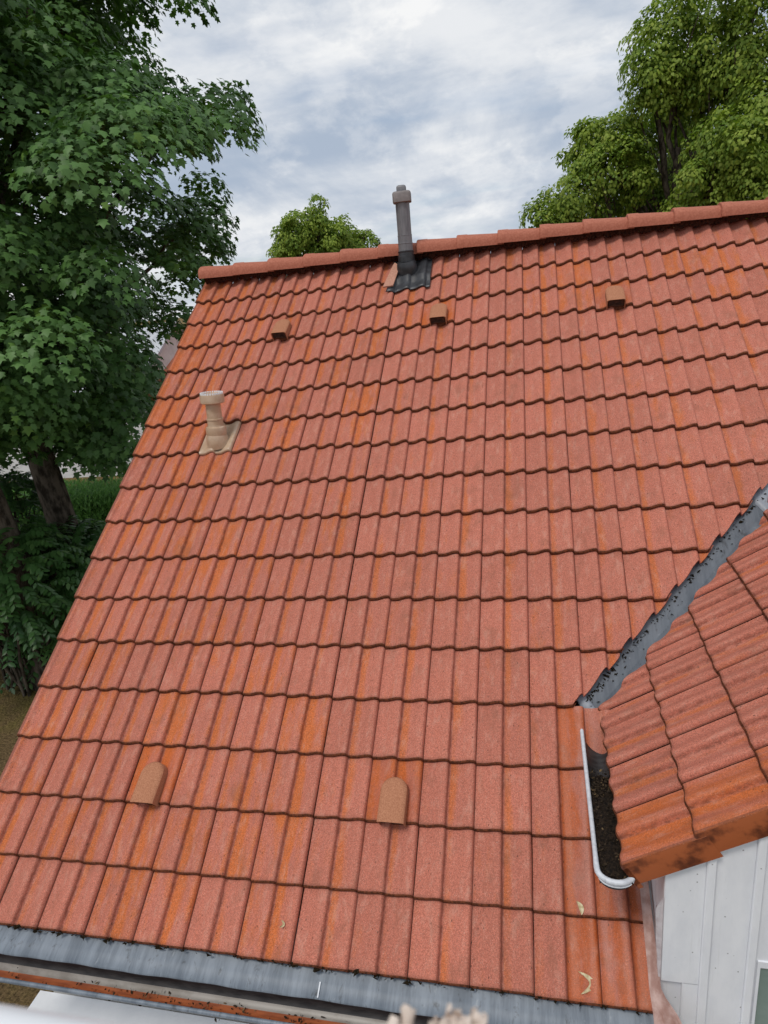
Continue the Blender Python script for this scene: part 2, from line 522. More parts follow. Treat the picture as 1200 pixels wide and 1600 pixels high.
def tile_profile(left=None, right=None):
    P = []
    for i in range(2):
        for s, z in roll_profile():
            x = (i + s) * 0.15
            if i == 1 and s == 0.0:
                continue
            P.append([x, z * 1.15])
    P[0][0] = 0.0006
    P[-1][0] = 0.2990
    P[-1][1] = -0.029
    if left == 'verge':
        P = [p for p in P if p[0] > 0.05]
        P = [[-0.022, -0.115], [-0.022, -0.006], [-0.018, -0.0015], [-0.004, 0.0], [0.012, -0.0015], [0.020, -0.006], [0.026, -0.0155], [0.036, -0.0195]] + P
    if right == 'verge':
        P = P[:-5] + [[0.290, -0.0005], [0.300, -0.0002], [0.306, -0.002], [0.309, -0.007], [0.309, -0.122]]
    return P


def tile_mesh(name, mats, P, length, nose=0.023, x0=None, x1=None):
    if x0 is not None:
        P = [p for p in P if x0 - 1e-6 <= p[0] <= x1 + 1e-6]
    sag = nose + 0.003
    def row(y, dz, k=1.0):
        return [Vector((x, y - k * 0.0025 * min(1.0, max(0.0, -z) / 0.028), z + dz)) for x, z in P]
    sl = lambda y: -sag * y / GA
    b = MB()
    b.grid([row(length, sl(length), 0), row(0.030, sl(0.030), .3), row(0.010, -0.0010)], 0)
    b.grid([row(0.010, -0.0010), row(0.004, -0.0045), row(-0.0005, -0.0110), row(-0.0005, -nose), row(0.022, -nose - 0.001)], 1)
    me = b.mesh(name, mats, None)
    bm = bmesh.new()
    bm.from_mesh(me)
    bmesh.ops.remove_doubles(bm, verts=bm.verts, dist=1e-5)
    bmesh.ops.recalc_face_normals(bm, faces=bm.faces)
    if sum(f.normal.z * f.calc_area() for f in bm.faces) < 0:
        bmesh.ops.reverse_faces(bm, faces=bm.faces)
    for f in bm.faces:
        f.smooth = True
    for e in bm.edges:
        if len(e.link_faces) == 2 and e.calc_face_angle(0) > rad(55):
            e.smooth = False
    bm.to_mesh(me)
    bm.free()
    return me


LEN = GA + 0.045
ME = {}
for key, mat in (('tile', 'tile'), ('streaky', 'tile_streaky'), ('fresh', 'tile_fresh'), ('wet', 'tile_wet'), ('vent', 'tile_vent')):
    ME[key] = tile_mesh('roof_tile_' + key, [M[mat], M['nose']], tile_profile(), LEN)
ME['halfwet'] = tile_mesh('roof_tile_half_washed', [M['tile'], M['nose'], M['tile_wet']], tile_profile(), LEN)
for p in ME['halfwet'].polygons:
    if p.center.x > 0.149 and p.material_index == 0:
        p.material_index = 2
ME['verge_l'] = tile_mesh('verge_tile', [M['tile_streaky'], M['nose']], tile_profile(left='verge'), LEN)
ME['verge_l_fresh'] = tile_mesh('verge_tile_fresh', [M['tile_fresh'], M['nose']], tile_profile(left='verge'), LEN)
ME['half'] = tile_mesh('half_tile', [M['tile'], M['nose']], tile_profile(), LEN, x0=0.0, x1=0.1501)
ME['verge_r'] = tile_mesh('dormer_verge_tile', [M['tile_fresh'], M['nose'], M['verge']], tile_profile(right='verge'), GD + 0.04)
for p in ME['verge_r'].polygons:
    if p.center.x > 0.3085 and abs(p.normal.x) > 0.6:
        p.material_index = 2


def jitter(m, amt=1.0):
    return m @ Matrix.Translation((random.uniform(-.0008, .0008) * amt, random.uniform(-.003, .003) * amt, random.uniform(-.0012, .0012) * amt)) \
        @ Matrix.Rotation(random.uniform(-.004, .004) * amt, 4, 'Z') @ Matrix.Rotation(random.uniform(-.003, .003) * amt, 4, 'Y')


def cut_copy(me, m, planes, rag=0.0):
    """copy of a tile mesh clipped by world planes (point, normal): what lies on the normal's side is cut off"""
    bm = bmesh.new()
    bm.from_mesh(me)
    inv = m.inverted()
    n3 = inv.to_3x3()
    for co, no in planes:
        g = list(bm.verts) + list(bm.edges) + list(bm.faces)
        if not g:
            break
        r = bmesh.ops.bisect_plane(bm, geom=g, plane_co=inv @ co, plane_no=(n3 @ no).normalized(), clear_outer=True, clear_inner=False)
        # a cut face going down gives the piece its thickness
        ed = [e for e in r['geom_cut'] if isinstance(e, bmesh.types.BMEdge) and e.is_valid]
        if ed:
            x = bmesh.ops.extrude_edge_only(bm, edges=ed)
            for vtx in [q for q in x['geom'] if isinstance(q, bmesh.types.BMVert)]:
                vtx.co.z -= 0.014
                vtx.co += (n3 @ no).normalized() * random.uniform(-rag, rag)
    if not bm.faces:
        bm.free()
        return None
    for f in bm.faces:
        f.smooth = True
    for e in bm.edges:
        if len(e.link_faces) == 2 and e.calc_face_angle(0) > rad(50):
            e.smooth = False
    out = bpy.data.meshes.new(me.name + '_cut')
    bm.to_mesh(out)
    bm.free()
    for mt in me.materials:
        out.materials.append(mt)
    return out


# ------------------------------------------------------------------ the house
NV = 17                         # courses, numbered 0 .. 16 from the ridge down
EAVE = RP(0, 16)
house = thing('house', Matrix.Translation((2.5, 0, GROUND)),
              'house under the large red tiled roof with ridge and white boarded walls', 'house')

hb = MB()
RIDGE = RP(0, -0.95)
xa, xb = 0.10, 11.0
yf, yb = -4.05, 5.2
ze = -3.45
hb.add([(xa, yf, GROUND), (xb, yf, GROUND), (xb, yf, ze), (xa, yf, ze), (xa, yb, GROUND), (xb, yb, GROUND), (xb, yb, ze), (xa, yb, ze),
        (xa, RIDGE.y, RIDGE.z - 0.16), (xb, RIDGE.y, RIDGE.z - 0.16)],
       [(0, 1, 2, 3), (5, 4, 7, 6), (4, 0, 3, 8, 7), (1, 5, 6, 9, 2)])
hb.build('wall', M['plaster'], house)

# roof: dark underlay under both slopes, with the tiles as its pieces
rb = MB()
x0r, x1r = 0.0, 11.2
def und(x, v, h):
    p = RP(0, v, h)
    return Vector((x, p.y, p.z))
for ua, ub, va, vb in ((x0r, x1r, -1.0, 11.6), (x0r, 3.82, 11.6, 15.93), (5.98, x1r, 11.6, 15.93)):
    rb.add([und(ua, va, -.165), und(ub, va, -.165), und(ub, vb, -.165), und(ua, vb, -.165),
            und(ua, va, -.20), und(ub, va, -.20), und(ub, vb, -.20), und(ua, vb, -.20)],
           [(0, 3, 2, 1), (4, 5, 6, 7), (3, 7, 6, 2), (0, 4, 7, 3), (1, 2, 6, 5)])
ry = und(0, -1.0, -.075).y
def back(x, v, h):
    p = und(x, v, h)
    return Vector((p.x, 2 * ry - p.y, p.z))
rb2 = MB()
rb2.add([back(x0r, -1.0, -.077), back(x1r, -1.0, -.077), back(x1r, 16, -.077), back(x0r, 16, -.077),
        back(x0r, -1.0, -.122), back(x1r, -1.0, -.122), back(x1r, 16, -.122), back(x0r, 16, -.122)],
       [(0, 1, 2, 3), (4, 7, 6, 5), (3, 2, 6, 7), (0, 3, 7, 4), (1, 5, 6, 2)])
roof = rb.build('roof', M['dark'], house)
rb2.build('rear_slope', M['ridge'], roof)

# where the dormer cuts the main roof: the valley, a vertical plane through the line both slopes share
ta, td = math.tan(PITCH), math.tan(DPITCH)
def valley_y(x):
    return (DO.z + (x - DO.x) * td) / ta
VA = Vector((3.2, valley_y(3.2), 0)); VB = Vector((5.2, valley_y(5.2), 0))
VD = (VB - VA).normalized()
VN = Vector((VD.y, -VD.x, 0))              # horizontal, points to the dormer side
if VN.x < 0:
    VN = -VN
def valley_pt(s, off=0.0):
    return VA + VD * s + VN * off

MAIN_CUT, DORM_CUT = 0.130, -0.042
cut_main = (Vector((VA.x, VA.y, 0)) - VN * MAIN_CUT, VN)
WALLX = 3.822                                # cheek of the dormer: main tiles stop here

vent_tiles = {(3, 2), (8, 2), (13, 2), (3, 14), (8, 14)}      # (tile column, course)
skip = {(2, 6)}                                               # the beige pipe's pan
half_gap = 7                                                  # joint that stands open near the dark pipe
n_tiles = 0
VENT_AT = {}
for v in range(NV):
    for c in range(0, 20):
        u = 2 * c
        if v > 10 and u > 26:
            continue
        if (c, v) in skip:
            continue
        h = 0.0
        m = main_frame(u, v, h)
        m = jitter(m)
        if c == half_gap:
            m = m @ Matrix.Translation((0.0022, 0, -0.001))
        corner = [RP(u + a, v + b) for a in (0, 2) for b in (-1.13, 0)]
        dist_c = [(p - cut_main[0]).dot(VN) for p in corner]
        below_valley = v >= 13
        me = 'tile'
        if c == 0:
            me = 'verge_l_fresh' if v in (0, 1, 2, 3, 5, 6) else 'verge_l'
        elif (c, v) in vent_tiles:
            VENT_AT[(c, v)] = m
            continue
        elif c >= 11 and v >= 13:
            me = 'wet' if c >= 12 else 'halfwet'
        elif (c < 7 or v < 3) and random.random() < (0.85 if c < 4 else 0.5):
            me = 'streaky'
        elif random.random() < (0.22 if v < 2 else 0.04 if c < 4 else 0.0):
            me = 'fresh'
        planes = []
        if not below_valley:
            if min(dist_c) > 0:
                continue
            if max(dist_c) > 0:
                planes.append(cut_main)
        if v == 13 and c >= 11:
            planes.append((RP(0, 11.985), UPS.copy()))
        if v >= 12 and u + 2 > 25.4:
            planes.append((Vector((WALLX, 0, 0)), Vector((1, 0, 0))))
        if planes:
            mesh = cut_copy(ME[me], m, planes, 0.004)
            if mesh is None:
                continue
        else:
            mesh = ME[me]
        nm = 'verge_tile' if c == 0 else 'roof_tile'
        obj(nm, mesh, roof, m)
        n_tiles += 1

far = MB()
fp = [(0.0, -.027), (0.02, -.029), (0.045, -.028), (0.09, -.010), (0.128, 0.0), (0.143, -.005), (0.149, -.026)]
for v in range(NV):
    for c in range(20, 37):
        if v > 6 and RP(2 * c, v).x < 6.0:
            continue
        m = main_frame(2 * c, v)
        P_ = [(x + o_, z) for o_ in (0, .15) for x, z in fp]
        far.grid([[m @ Vector((x, y, z + dz)) for x, z in P_] for y, dz in ((LEN, -.028), (.006, -.001), (0, -.008))], 0)
        far.grid([[m @ Vector((x, y, z + dz)) for x, z in P_] for y, dz in ((0, -.008), (0, -.023))], 1)
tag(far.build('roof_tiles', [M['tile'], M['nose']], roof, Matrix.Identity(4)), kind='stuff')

# ridge tiles: overlapping half-round caps, 0.386 m apart
def ridge_mesh():
    b = MB()
    n = 13
    def arc(x, r, dz=0.0):
        pts = [Vector((x, -r * 1.04, -0.122 + dz))]
        for k in range(n):
            a = math.pi - math.pi * k / (n - 1)
            pts.append(Vector((x, r * math.cos(a) * 1.04, r * 0.74 * math.sin(a) ** 0.8 - 0.092 + dz)))
        pts.append(Vector((x, r * 1.04, -0.122 + dz)))
        return pts
    L = 0.43
    b.grid([arc(-0.014, 0.100, -.010), arc(-0.014, 0.120), arc(-0.008, 0.126), arc(0.075, 0.124), arc(0.088, 0.119), arc(L, 0.098), arc(L, 0.08, -.006)])
    return b.mesh('ridge_tile', M['ridge'], 40)
rme = ridge_mesh()
ry0 = RIDGE.y + 0.015
rz0 = 0.337
for i in range(29):
    m = Matrix.Translation((0.0 + 0.3865 * i - (0.0 if i else -0.006), ry0 + random.uniform(-.002, .002), rz0 + random.uniform(-.002, .002))) \
        @ Matrix.Rotation(rad(1.3) + random.uniform(-.004, .004), 4, 'Y')
    obj('ridge_tile', rme, roof, m)
# end disc of the first ridge tile
ed = MB()
pts = [Vector((0.004, 0.118 * math.cos(a), 0.085 * math.sin(a) - 0.092)) for a in [math.pi * k / 12 for k in range(13)]]
ed.add(pts + [Vector((0.004, -0.122, -0.112)), Vector((0.004, 0.122, -0.112))], [tuple(range(13)) + (13, 14)])
ed.build('ridge_end_disc', M['ridge'], roof, Matrix.Translation((0, ry0, rz0)))
# the ridge ventilation roll, a dark ragged fringe under the ridge tiles
rr = MB()
rows = [[], [], []]
for k in range(0, 560):
    x = 0.02 + k * 0.015
    ph = (x / 0.15) % 1.0
    prof = np.interp(ph, [s for s, _ in roll_profile()], [z for _, z in roll_profile()])
    a = Vector((x, ry0 - 0.085, rz0 - 0.10))
    b_ = und(x, -0.845 + random.uniform(-.04, .04), prof + 0.006 + random.uniform(0, .004))
    rows[0].append(a); rows[1].append((a + b_) / 2 + NRM * 0.006); rows[2].append(b_)
rr.grid(rows)
rr.build('ridge_vent_roll', M['ridge_roll'], roof, smooth=80)

# battens under the tile noses keep light out; moss lumps along the eave edge
ms_ = MB()
for k in range(300):
    u = random.uniform(0.2, 25.3)
    if random.random() < 0.5:
        u = round(u) + random.gauss(0, 0.06)
    p = RP(u, 16, -0.026) + Vector((0, random.uniform(-.012, .008), 0))
    r = random.uniform(.003, .009) * (2.2 if random.random() < .07 else 1)
    V = [p + Vector((random.gauss(0, r), random.gauss(0, r * .6), random.gauss(-r * .3, r * .5))) for _ in range(5)]
    ms_.add(V, [(0, 1, 2), (0, 2, 3), (0, 3, 4), (0, 4, 1), (1, 2, 4), (2, 3, 4)])
tag(ms_.build('moss', M['moss'], roof, Matrix.Identity(4)), kind='stuff')

# ------------------------------------------------------------------ hooded vents
def hood_mesh(tall):
    b = MB()
    n = 9
    w, L = 0.074, 0.245
    def outline(y_shift, inset):
        pts = [(-w + inset, 0.0), (-w + inset, L - w)]
        pts += [((w - inset) * -math.cos(math.pi * k / n), L - w + (w - inset) * math.sin(math.pi * k / n)) for k in range(1, n)]
        pts += [(w - inset, L - w), (w - inset, 0.0)]
        return pts
    def zt(y):
        return tall - (tall - 0.020) * (y / L) ** 1.4
    rings = []
    for inset, dz in ((0.0, None), (0.0, -0.012), (0.008, -0.003), (0.022, 0.0)):
        ring = []
        for x, y in outline(0, inset):
            ring.append(Vector((x + 0.158, y - 0.012, -0.045 if dz is None else zt(y) + dz)))
        rings.append(ring)
    b.grid(rings)
    k = len(rings[0])
    top = [len(b.v) - k + i for i in range(k)]
    # close the top with a strip between left and right halves
    half = k // 2
    for i in range(half):
        q = (top[i], top[i + 1], top[k - 2 - i], top[k - 1 - i])
        b.f.append(q if len(set(q)) == 4 else tuple(dict.fromkeys(q)))
        b.mi.append(0)
    # thickness of the front opening: an inner lip
    fr = [r[0] for r in rings] + [r[-1] for r in rings[::-1]]
    inn = []
    cxm = Vector((0.158, fr[0].y, 0.0))
    for p in fr:
        d = Vector((cxm.x - p.x, 0, (tall * .3) - p.z))
        inn.append(p + d * (0.09 if p.z > 0 else 0.0) + Vector((0.006 if p.x < .158 else -0.006, 0, 0)) * (1 if p.z <= 0 else 0))
    o = len(b.v)
    b.v += [tuple(p) for p in fr] + [tuple(p) for p in inn] + [tuple(p + Vector((0, 0.03, 0))) for p in inn]
    nn = len(fr)
    for i in range(nn - 1):
        b.f += [(o + i, o + i + 1, o + nn + i + 1, o + nn + i), (o + nn + i, o + nn + i + 1, o + 2 * nn + i + 1, o + 2 * nn + i)]
        b.mi += [0, 0]
    return b.mesh('vent_hood', M['hood'], 38)


hood_me = hood_mesh(0.060)
def grille_mesh():
    b = MB()
    b.box((0.158 - .066, 0.012, -0.05), (0.158 + .066, 0.016, 0.052), 0)
    for k in range(4):
        z = -0.012 + k * 0.014
        b.box((0.158 - .060, -0.004, z), (0.158 + .060, 0.0115, z + 0.006), 0, Matrix.Identity(4))
    return b.mesh('vent_grille', M['grille'])
grille_me = grille_mesh()
VL = {(3, 2): 'hooded orange vent tile left below the ridge, nearest the maple tree',
      (8, 2): 'hooded orange vent tile just below the dark grey pipe',
      (13, 2): 'hooded orange vent tile at right under the ridge, below the linden',
      (3, 14): 'rounded tan hood vent low on the roof at left, above the zinc apron',
      (8, 14): 'rounded tan hood vent low in the middle of the roof, two courses above the gutter'}
for key, m in VENT_AT.items():
    rv = thing('roof_vent', m, VL[key], 'roof vent', 'hooded vent tiles set among the roof tiles')
    obj('vent_tile', ME['vent'], rv, m)
    hd = obj('hood', hood_me, rv, m)
    obj('grille', grille_me, hd, m)

# ------------------------------------------------------------------ beige vent pipe with its pan tile
bp = thing('vent_pipe', main_frame(4, 6), 'beige plastic vent pipe with a toothed round cap on the left of the roof', 'vent pipe')
pan_me = tile_mesh('pan_tile', [M['beige'], M['beige']], tile_profile(), LEN)
obj('pan_tile', pan_me, bp, main_frame(4, 6, 0.003))
base = RP(5.02, 5.66, -0.012)
lean = Vector((0.045, 0.02, 1.0)).normalized()
dome = MB()
dome.lathe([(0.098, -.04), (0.096, 0.0), (0.090, 0.035), (0.078, 0.062), (0.066, 0.078)], 28, m=Matrix.Translation(base) @ Matrix.Rotation(rad(14), 4, 'X'), caps=False)
dome.build('base_dome', M['beige'], bp, main_frame(4, 6), 50, local=False)
def along(q, h):
    return q + lean * h
kn = MB()
axis = frame(base, *(lambda z: (z.orthogonal().normalized(), z.cross(z.orthogonal().normalized()), z))(lean))
kn.lathe([(0.082, 0.045), (0.086, 0.062), (0.087, 0.10), (0.083, 0.118), (0.068, 0.128), (0.066, 0.14)], 28, m=axis)
kn.build('swivel_collar', M['beige'], bp, main_frame(4, 6), 40, local=False)
pp = MB()
pp.lathe([(0.066, 0.12), (0.066, 0.178), (0.070, 0.180), (0.070, 0.190), (0.063, 0.193), (0.062, 0.34)], 28, m=axis)
pp.build('pipe', M['beige'], bp, main_frame(4, 6), 40, local=False)
cp = MB()
cp.lathe([(0.062, 0.322), (0.092, 0.318), (0.099, 0.325), (0.100, 0.380), (0.095, 0.392), (0.084, 0.396), (0.080, 0.388), (0.02, 0.392), (0.001, 0.392)], 32, m=axis)
capo = cp.build('cap', M['beige'], bp, main_frame(4, 6), 40, local=False)
teeth = MB()
for k in range(28):
    a = 2 * math.pi * k / 28
    teeth.box((-.005, -.006, 0), (.005, .006, .017), 0, axis @ Matrix.Rotation(a, 4, 'Z') @ Matrix.Translation((0.089, 0, 0.390)))
teeth.build('cap_teeth', M['white'], capo, main_frame(4, 6), local=False)

# ------------------------------------------------------------------ dark grey pipe near the ridge with rubber flashing
db = RP(14.72, -0.36, 0.0)
dp = thing('vent_pipe', Matrix.Translation(db), 'tall dark grey vent pipe with a box cap standing at the ridge', 'vent pipe')
lean2 = Vector((0.012, 0.0, 1.0)).normalized()
ax2 = frame(db, *(lambda z: (Vector((1, 0, 0)), Vector((0, 1, 0)), z))(lean2))
q = MB()
q.lathe([(0.100, -0.05), (0.098, 0.02), (0.092, 0.065), (0.080, 0.082), (0.078, 0.09)], 28, m=ax2 @ Matrix.Rotation(rad(16), 4, 'X'), caps=False)
q.lathe([(0.079, 0.07), (0.079, 0.125), (0.075, 0.128), (0.0745, 0.155), (0.077, 0.158), (0.077, 0.168), (0.071, 0.172)], 28, m=ax2)
q.build('rubber_sleeve', M['rubber'], dp, Matrix.Translation(db), 40, local=False)
q = MB()
q.lathe([(0.069, 0.15), (0.069, 0.232), (0.0715, 0.234), (0.0715, 0.240), (0.068, 0.242), (0.068, 0.305), (0.0695, 0.306), (0.0695, 0.310), (0.066, 0.312), (0.066, 0.62)], 28, m=ax2)
q.build('pipe', M['plastic_grey'], dp, Matrix.Translation(db), 40, local=False)
q = MB()
for k in range(2):
    a = rad(-110 + k * 60)
    q.box((0.0655, -.003, 0.315), (0.0685, .003, 0.598), 0, ax2 @ Matrix.Rotation(a, 4, 'Z'))
q.build('pipe_seam', M['plastic_grey'], dp, Matrix.Translation(db), local=False)
def rbox(b, hw, z0, z1, bev, m):
    """square box with rounded vertical edges"""
    def ring(h, z):
        pts = []
        for cx_, cy_, a0 in ((1, 1, 0), (-1, 1, 90), (-1, -1, 180), (1, -1, 270)):
            for k in range(4):
                a = rad(a0 + 30 * k)
                pts.append(m @ Vector((cx_ * (h - bev) + bev * math.cos(a), cy_ * (h - bev) + bev * math.sin(a), z)))
        return pts
    R_ = [ring(hw - .006, z0), ring(hw, z0 + .004), ring(hw, z1 - .018), ring(hw - .006, z1 - .006), ring(hw - .016, z1)]
    n = 16
    V = [p for r in R_ for p in r]
    F = [(i * n + k, i * n + (k + 1) % n, (i + 1) * n + (k + 1) % n, (i + 1) * n + k) for i in range(4) for k in range(n)]
    F += [tuple(range(n))[::-1], tuple(4 * n + k for k in range(n))]
    b.add(V, F)
q = MB()
rbox(q, 0.086, 0.592, 0.688, 0.022, ax2 @ Matrix.Rotation(rad(8), 4, 'Z'))
capd = q.build('cap', M['cap_grey'], dp, Matrix.Translation(db), 40, local=False)
q = MB()
rbox(q, 0.045, 0.686, 0.742, 0.012, ax2 @ Matrix.Rotation(rad(8), 4, 'Z'))
q.build('cap_top', M['plastic_grey'], capd, Matrix.Translation(db), 40, local=False)
# corrugated rubber flashing, lying over the tiles
rf = MB()
rows = []
ps, pz = [s for s, _ in roll_profile()], [z for _, z in roll_profile()]
for j in range(12):
    f = j / 11
    row = []
    for i in range(49):
        u = 13.72 + (16.28 - 13.72) * i / 48
        low = 0.50 - 0.07 * (i / 48) - (0.05 if i > 38 else 0) * 0
        if i < 9:
            low += 0.03
        v = -0.84 + (low + 0.84) * f
        uu = u - max(0.0, (6 - i) / 6.0) * 0.36 * max(0, f - 0.45)
        z = float(np.interp(u % 1.0, ps, pz))
        # the tile of the course below lies lower by the nose
        lay = -0.022 * max(0.0, min(1.0, (v - 0.02) / 0.06)) if v > 0 else -0.022 * (-v)
        row.append(RP(uu, v, z * 0.85 + lay + 0.016 + (0.004 if j == 11 else 0)))
    rows.append(row)
rf.grid(rows)
o = rf.build('rubber_flashing', M['rubber'], dp, Matrix.Translation(db), 70, local=False)
mod = o.modifiers.new('thickness', 'SOLIDIFY'); mod.thickness = 0.006; mod.offset = -1
# a cut piece of tile lies loose beside it
ct = thing('tile_offcut', main_frame(13.6, 0.3), 'pale cut strip of tile lying loose left of the dark pipe', 'roof tile')
q = MB()
fm = main_frame(13.30, 0.36, 0.016) @ Matrix.Rotation(rad(-6), 4, 'Z')
q.add([fm @ Vector(p) for p in ((0, 0, 0), (.098, .012, .004), (.110, .30, .010), (.045, .36, .006), (0.036, .33, .006),
                                (0, 0, -.014), (.098, .012, -.010), (.110, .30, -.004), (.045, .36, -.008), (0.036, .33, -.008))],
      [(0, 1, 2, 3, 4), (9, 8, 7, 6, 5), (0, 5, 6, 1), (1, 6, 7, 2), (2, 7, 8, 3), (3, 8, 9, 4), (4, 9, 5, 0)])
q.build('strip', M['cut_tile'], ct, main_frame(13.6, 0.3), local=False)

# ------------------------------------------------------------------ main gutter with zinc apron
GX0, GX1 = 0.02, 3.83
gut = thing('gutter', Matrix.Translation((2.0, -4.5, -3.45)), 'long grey and rusty eaves gutter below the zinc apron along the main roof', 'gutter')
# apron: comes out from under the noses and drops into the gutter
ap = MB()
rows = []
e = RP(0, 16, 0)
xs = np.linspace(GX0, GX1, 120)
for k, (dy, dz) in enumerate(((0.20, 0.062), (0.04, -0.052), (-0.020, -0.072), (-0.078, -0.100), (-0.081, -0.112))):
    rows.append([Vector((x, e.y + dy + (math.sin(x * 9) * .002 + math.sin(x * 23) * .0015 if k > 1 else 0), e.z + dz + (math.sin(x * 13 + 1) * .002 if k in (2, 3) else 0))) for x in xs])
ap.grid(rows)
ap.build('apron', M['zinc'], gut, Matrix.Translation((2.0, -4.5, -3.3)), 60, local=False)
for sx in (0.035, 2.26):
    q = MB()
    q.grid([[Vector((sx + a, p[0].y, p[0].z)) + Vector((0, -.003, .004)) for a in (0, .007)] for p in rows[2:4]])
    q.build('apron_seam', M['pipe_zinc'], gut, Matrix.Translation((2.0, -4.5, -3.3)), local=False)
# trough: half-round, back wall higher
yc, zc, r = -4.515, -3.405, 0.072
def gpt(a, rr):
    return yc + rr * math.cos(a), zc + rr * math.sin(a)
q1, q2, q3 = MB(), MB(), MB()
angs = [rad(a) for a in np.linspace(0, -180, 25)]
def strip(mb, A, rr=r):
    mb.grid([[Vector((x, gpt(a, rr)[0], gpt(a, rr)[1])) for x in np.linspace(GX0, GX1, 40)] for a in A])
angs = [rad(a) for a in (*np.linspace(0, -44, 8), *np.linspace(-48, -70, 5), *np.linspace(-76, -180, 12))]
strip(q1, angs[:9])
strip(q2, angs[8:14])
strip(q3, angs[13:])
gm_ = Matrix.Translation((2.0, -4.5, -3.4))
q1.box((GX0, yc + r - .001, zc), (GX1, yc + r + .001, zc + 0.03))
q1.build('back_wall', M['trough'], gut, gm_, 60, local=False)  # dark band is the apron's shadow, painted as wall colour
q2.build('floor_strip', M['trough_grey'], gut, gm_, 60, local=False)
q3.build('front_wall', M['rust'], gut, gm_, 60, local=False)
q = MB()
strip(q, angs, r + 0.003)
q.build('outer_shell', M['zinc'], gut, gm_, 60, local=False)
q = MB()
q.tube([(x, yc - r - 0.004 + math.sin(x * 3) * .001, zc + 0.004) for x in np.linspace(GX0 - .005, GX1, 30)], 0.0105, 12)
q.build('front_bead', M['zinc'], gut, gm_, 60, local=False)
for x in (GX0, GX1):
    q = MB()
    ring = [Vector((x, gpt(a, r + .003)[0], gpt(a, r + .003)[1])) for a in angs]
    q.add(ring + [p + Vector((.003, 0, 0)) for p in ring], [tuple(range(25)), tuple(range(25, 50))[::-1]] + [(i, i + 25, i + 26, i + 1) for i in range(24)])
    q.build('end_cap', M['zinc'], gut, gm_, local=False)


def flakes(n, posf, size, mat_mesh_name, mat, tone=None):
    """many little curled leaf bits as one mesh"""
    P = np.array([posf() for _ in range(n)])
    return leaf_cloud(mat_mesh_name, P, RNG.normal(size=(n, 3)) * [.5, .5, 1] + [0, 0, .6], RNG.normal(size=(n, 3)), RNG.uniform(*size, n), OVAL, mat, tone)


# leaf templates: (side, along, lift) and triangles
def fan_template(pts, mid, droop=0.2, fold=0.12):
    P = [(0.0, mid, 0.0)] + [(x, y, 0.0) for x, y in pts]
    P = np.array(P)
    P[:, 2] = -droop * P[:, 1] ** 2 - fold * np.abs(P[:, 0]) + 0.06
    n = len(pts)
    F = np.array([(0, 1 + i, 1 + (i + 1) % n) for i in range(n)])
    return P, F


_half = [(0.0, -0.03), (0.30, -0.06), (0.46, 0.10), (0.31, 0.25), (0.60, 0.56), (0.26, 0.56)]
MAPLE = fan_template(_half + [(0.0, 1.0)] + [(-x, y) for x, y in _half[:0:-1]], 0.30, 0.22, 0.16)
OVAL = fan_template([(0, 0), (0.24, 0.28), (0.22, 0.62), (0, 1.0), (-0.22, 0.62), (-0.24, 0.28)], 0.45, 0.15, 0.2)
HEART = fan_template([(0, 0.0), (0.34, 0.18), (0.32, 0.55), (0, 1.0), (-0.32, 0.55), (-0.34, 0.18)], 0.4, 0.2, 0.15)
BLADE = fan_template([(0, 0), (0.09, 0.4), (0, 1.0), (-0.09, 0.4)], 0.4, 0.1, 0.1)


def leaf_cloud(name, P, N, T, size, template, mat, tone=None):
    """one mesh of many real leaves: P places, N facing, T where the tip points"""
    tv, tf = template
    n, k = len(P), len(tv)
    N = N / (np.linalg.norm(N, axis=1, keepdims=True) + 1e-9)
    T = T - N * (T * N).sum(1, keepdims=True)
    T = T / (np.linalg.norm(T, axis=1, keepdims=True) + 1e-9)
    B = np.cross(T, N)
    sz = np.asarray(size)[:, None, None]
    V = P[:, None, :] + sz * (B[:, None, :] * tv[None, :, 0:1] + T[:, None, :] * tv[None, :, 1:2] + N[:, None, :] * tv[None, :, 2:3])
    V = V.reshape(-1, 3)
    F = (tf[None] + (np.arange(n) * k)[:, None, None]).reshape(-1, 3)
    me = bpy.data.meshes.new(name)
    me.vertices.add(len(V)); me.loops.add(F.size); me.polygons.add(len(F))
    me.vertices.foreach_set('co', V.astype(np.float32).ravel())
    me.loops.foreach_set('vertex_index', F.astype(np.int32).ravel())
    me.polygons.foreach_set('loop_start', (np.arange(len(F)) * 3).astype(np.int32))
    me.polygons.foreach_set('use_smooth', np.ones(len(F), dtype=bool))
    me.update(calc_edges=True)
    if tone is None:
        tone = RNG.uniform(0, 1, n)
    at_ = me.attributes.new('leaf_tone', 'FLOAT', 'POINT')
    at_.data.foreach_set('value', np.repeat(tone, k).astype(np.float32))
    me.materials.append(mat)
    return me


# bits of moss and leaf in the main gutter
lit = flakes(260, lambda: (random.uniform(.1, 3.8) if random.random() < .6 else random.uniform(.9, 2.3), yc - r * random.uniform(-.3, .85), zc - 0.064 + 0.03 * random.random() ** 2), (.006, .022), 'gutter_litter', M['litter'])
o = obj('leaf_litter', lit)
tag(o, 'dark bits of leaf and moss scattered along the main eaves gutter', 'leaf litter', kind='stuff')

# ------------------------------------------------------------------ the dormer
RX = DO.x + 4.55 * GD * math.cos(DPITCH)                 # ridge of the dormer
RZ = DO.z + (RX - DO.x) * td
DW = 3.852                                               # left edge of its boarded front
WY = -4.335                                              # front plane
FLASH = 2 * RX - DW
dor = thing('dormer', Matrix.Translation((RX, -4.0, -3.3)), 'tiled dormer with white boarded gable at the right edge', 'dormer')
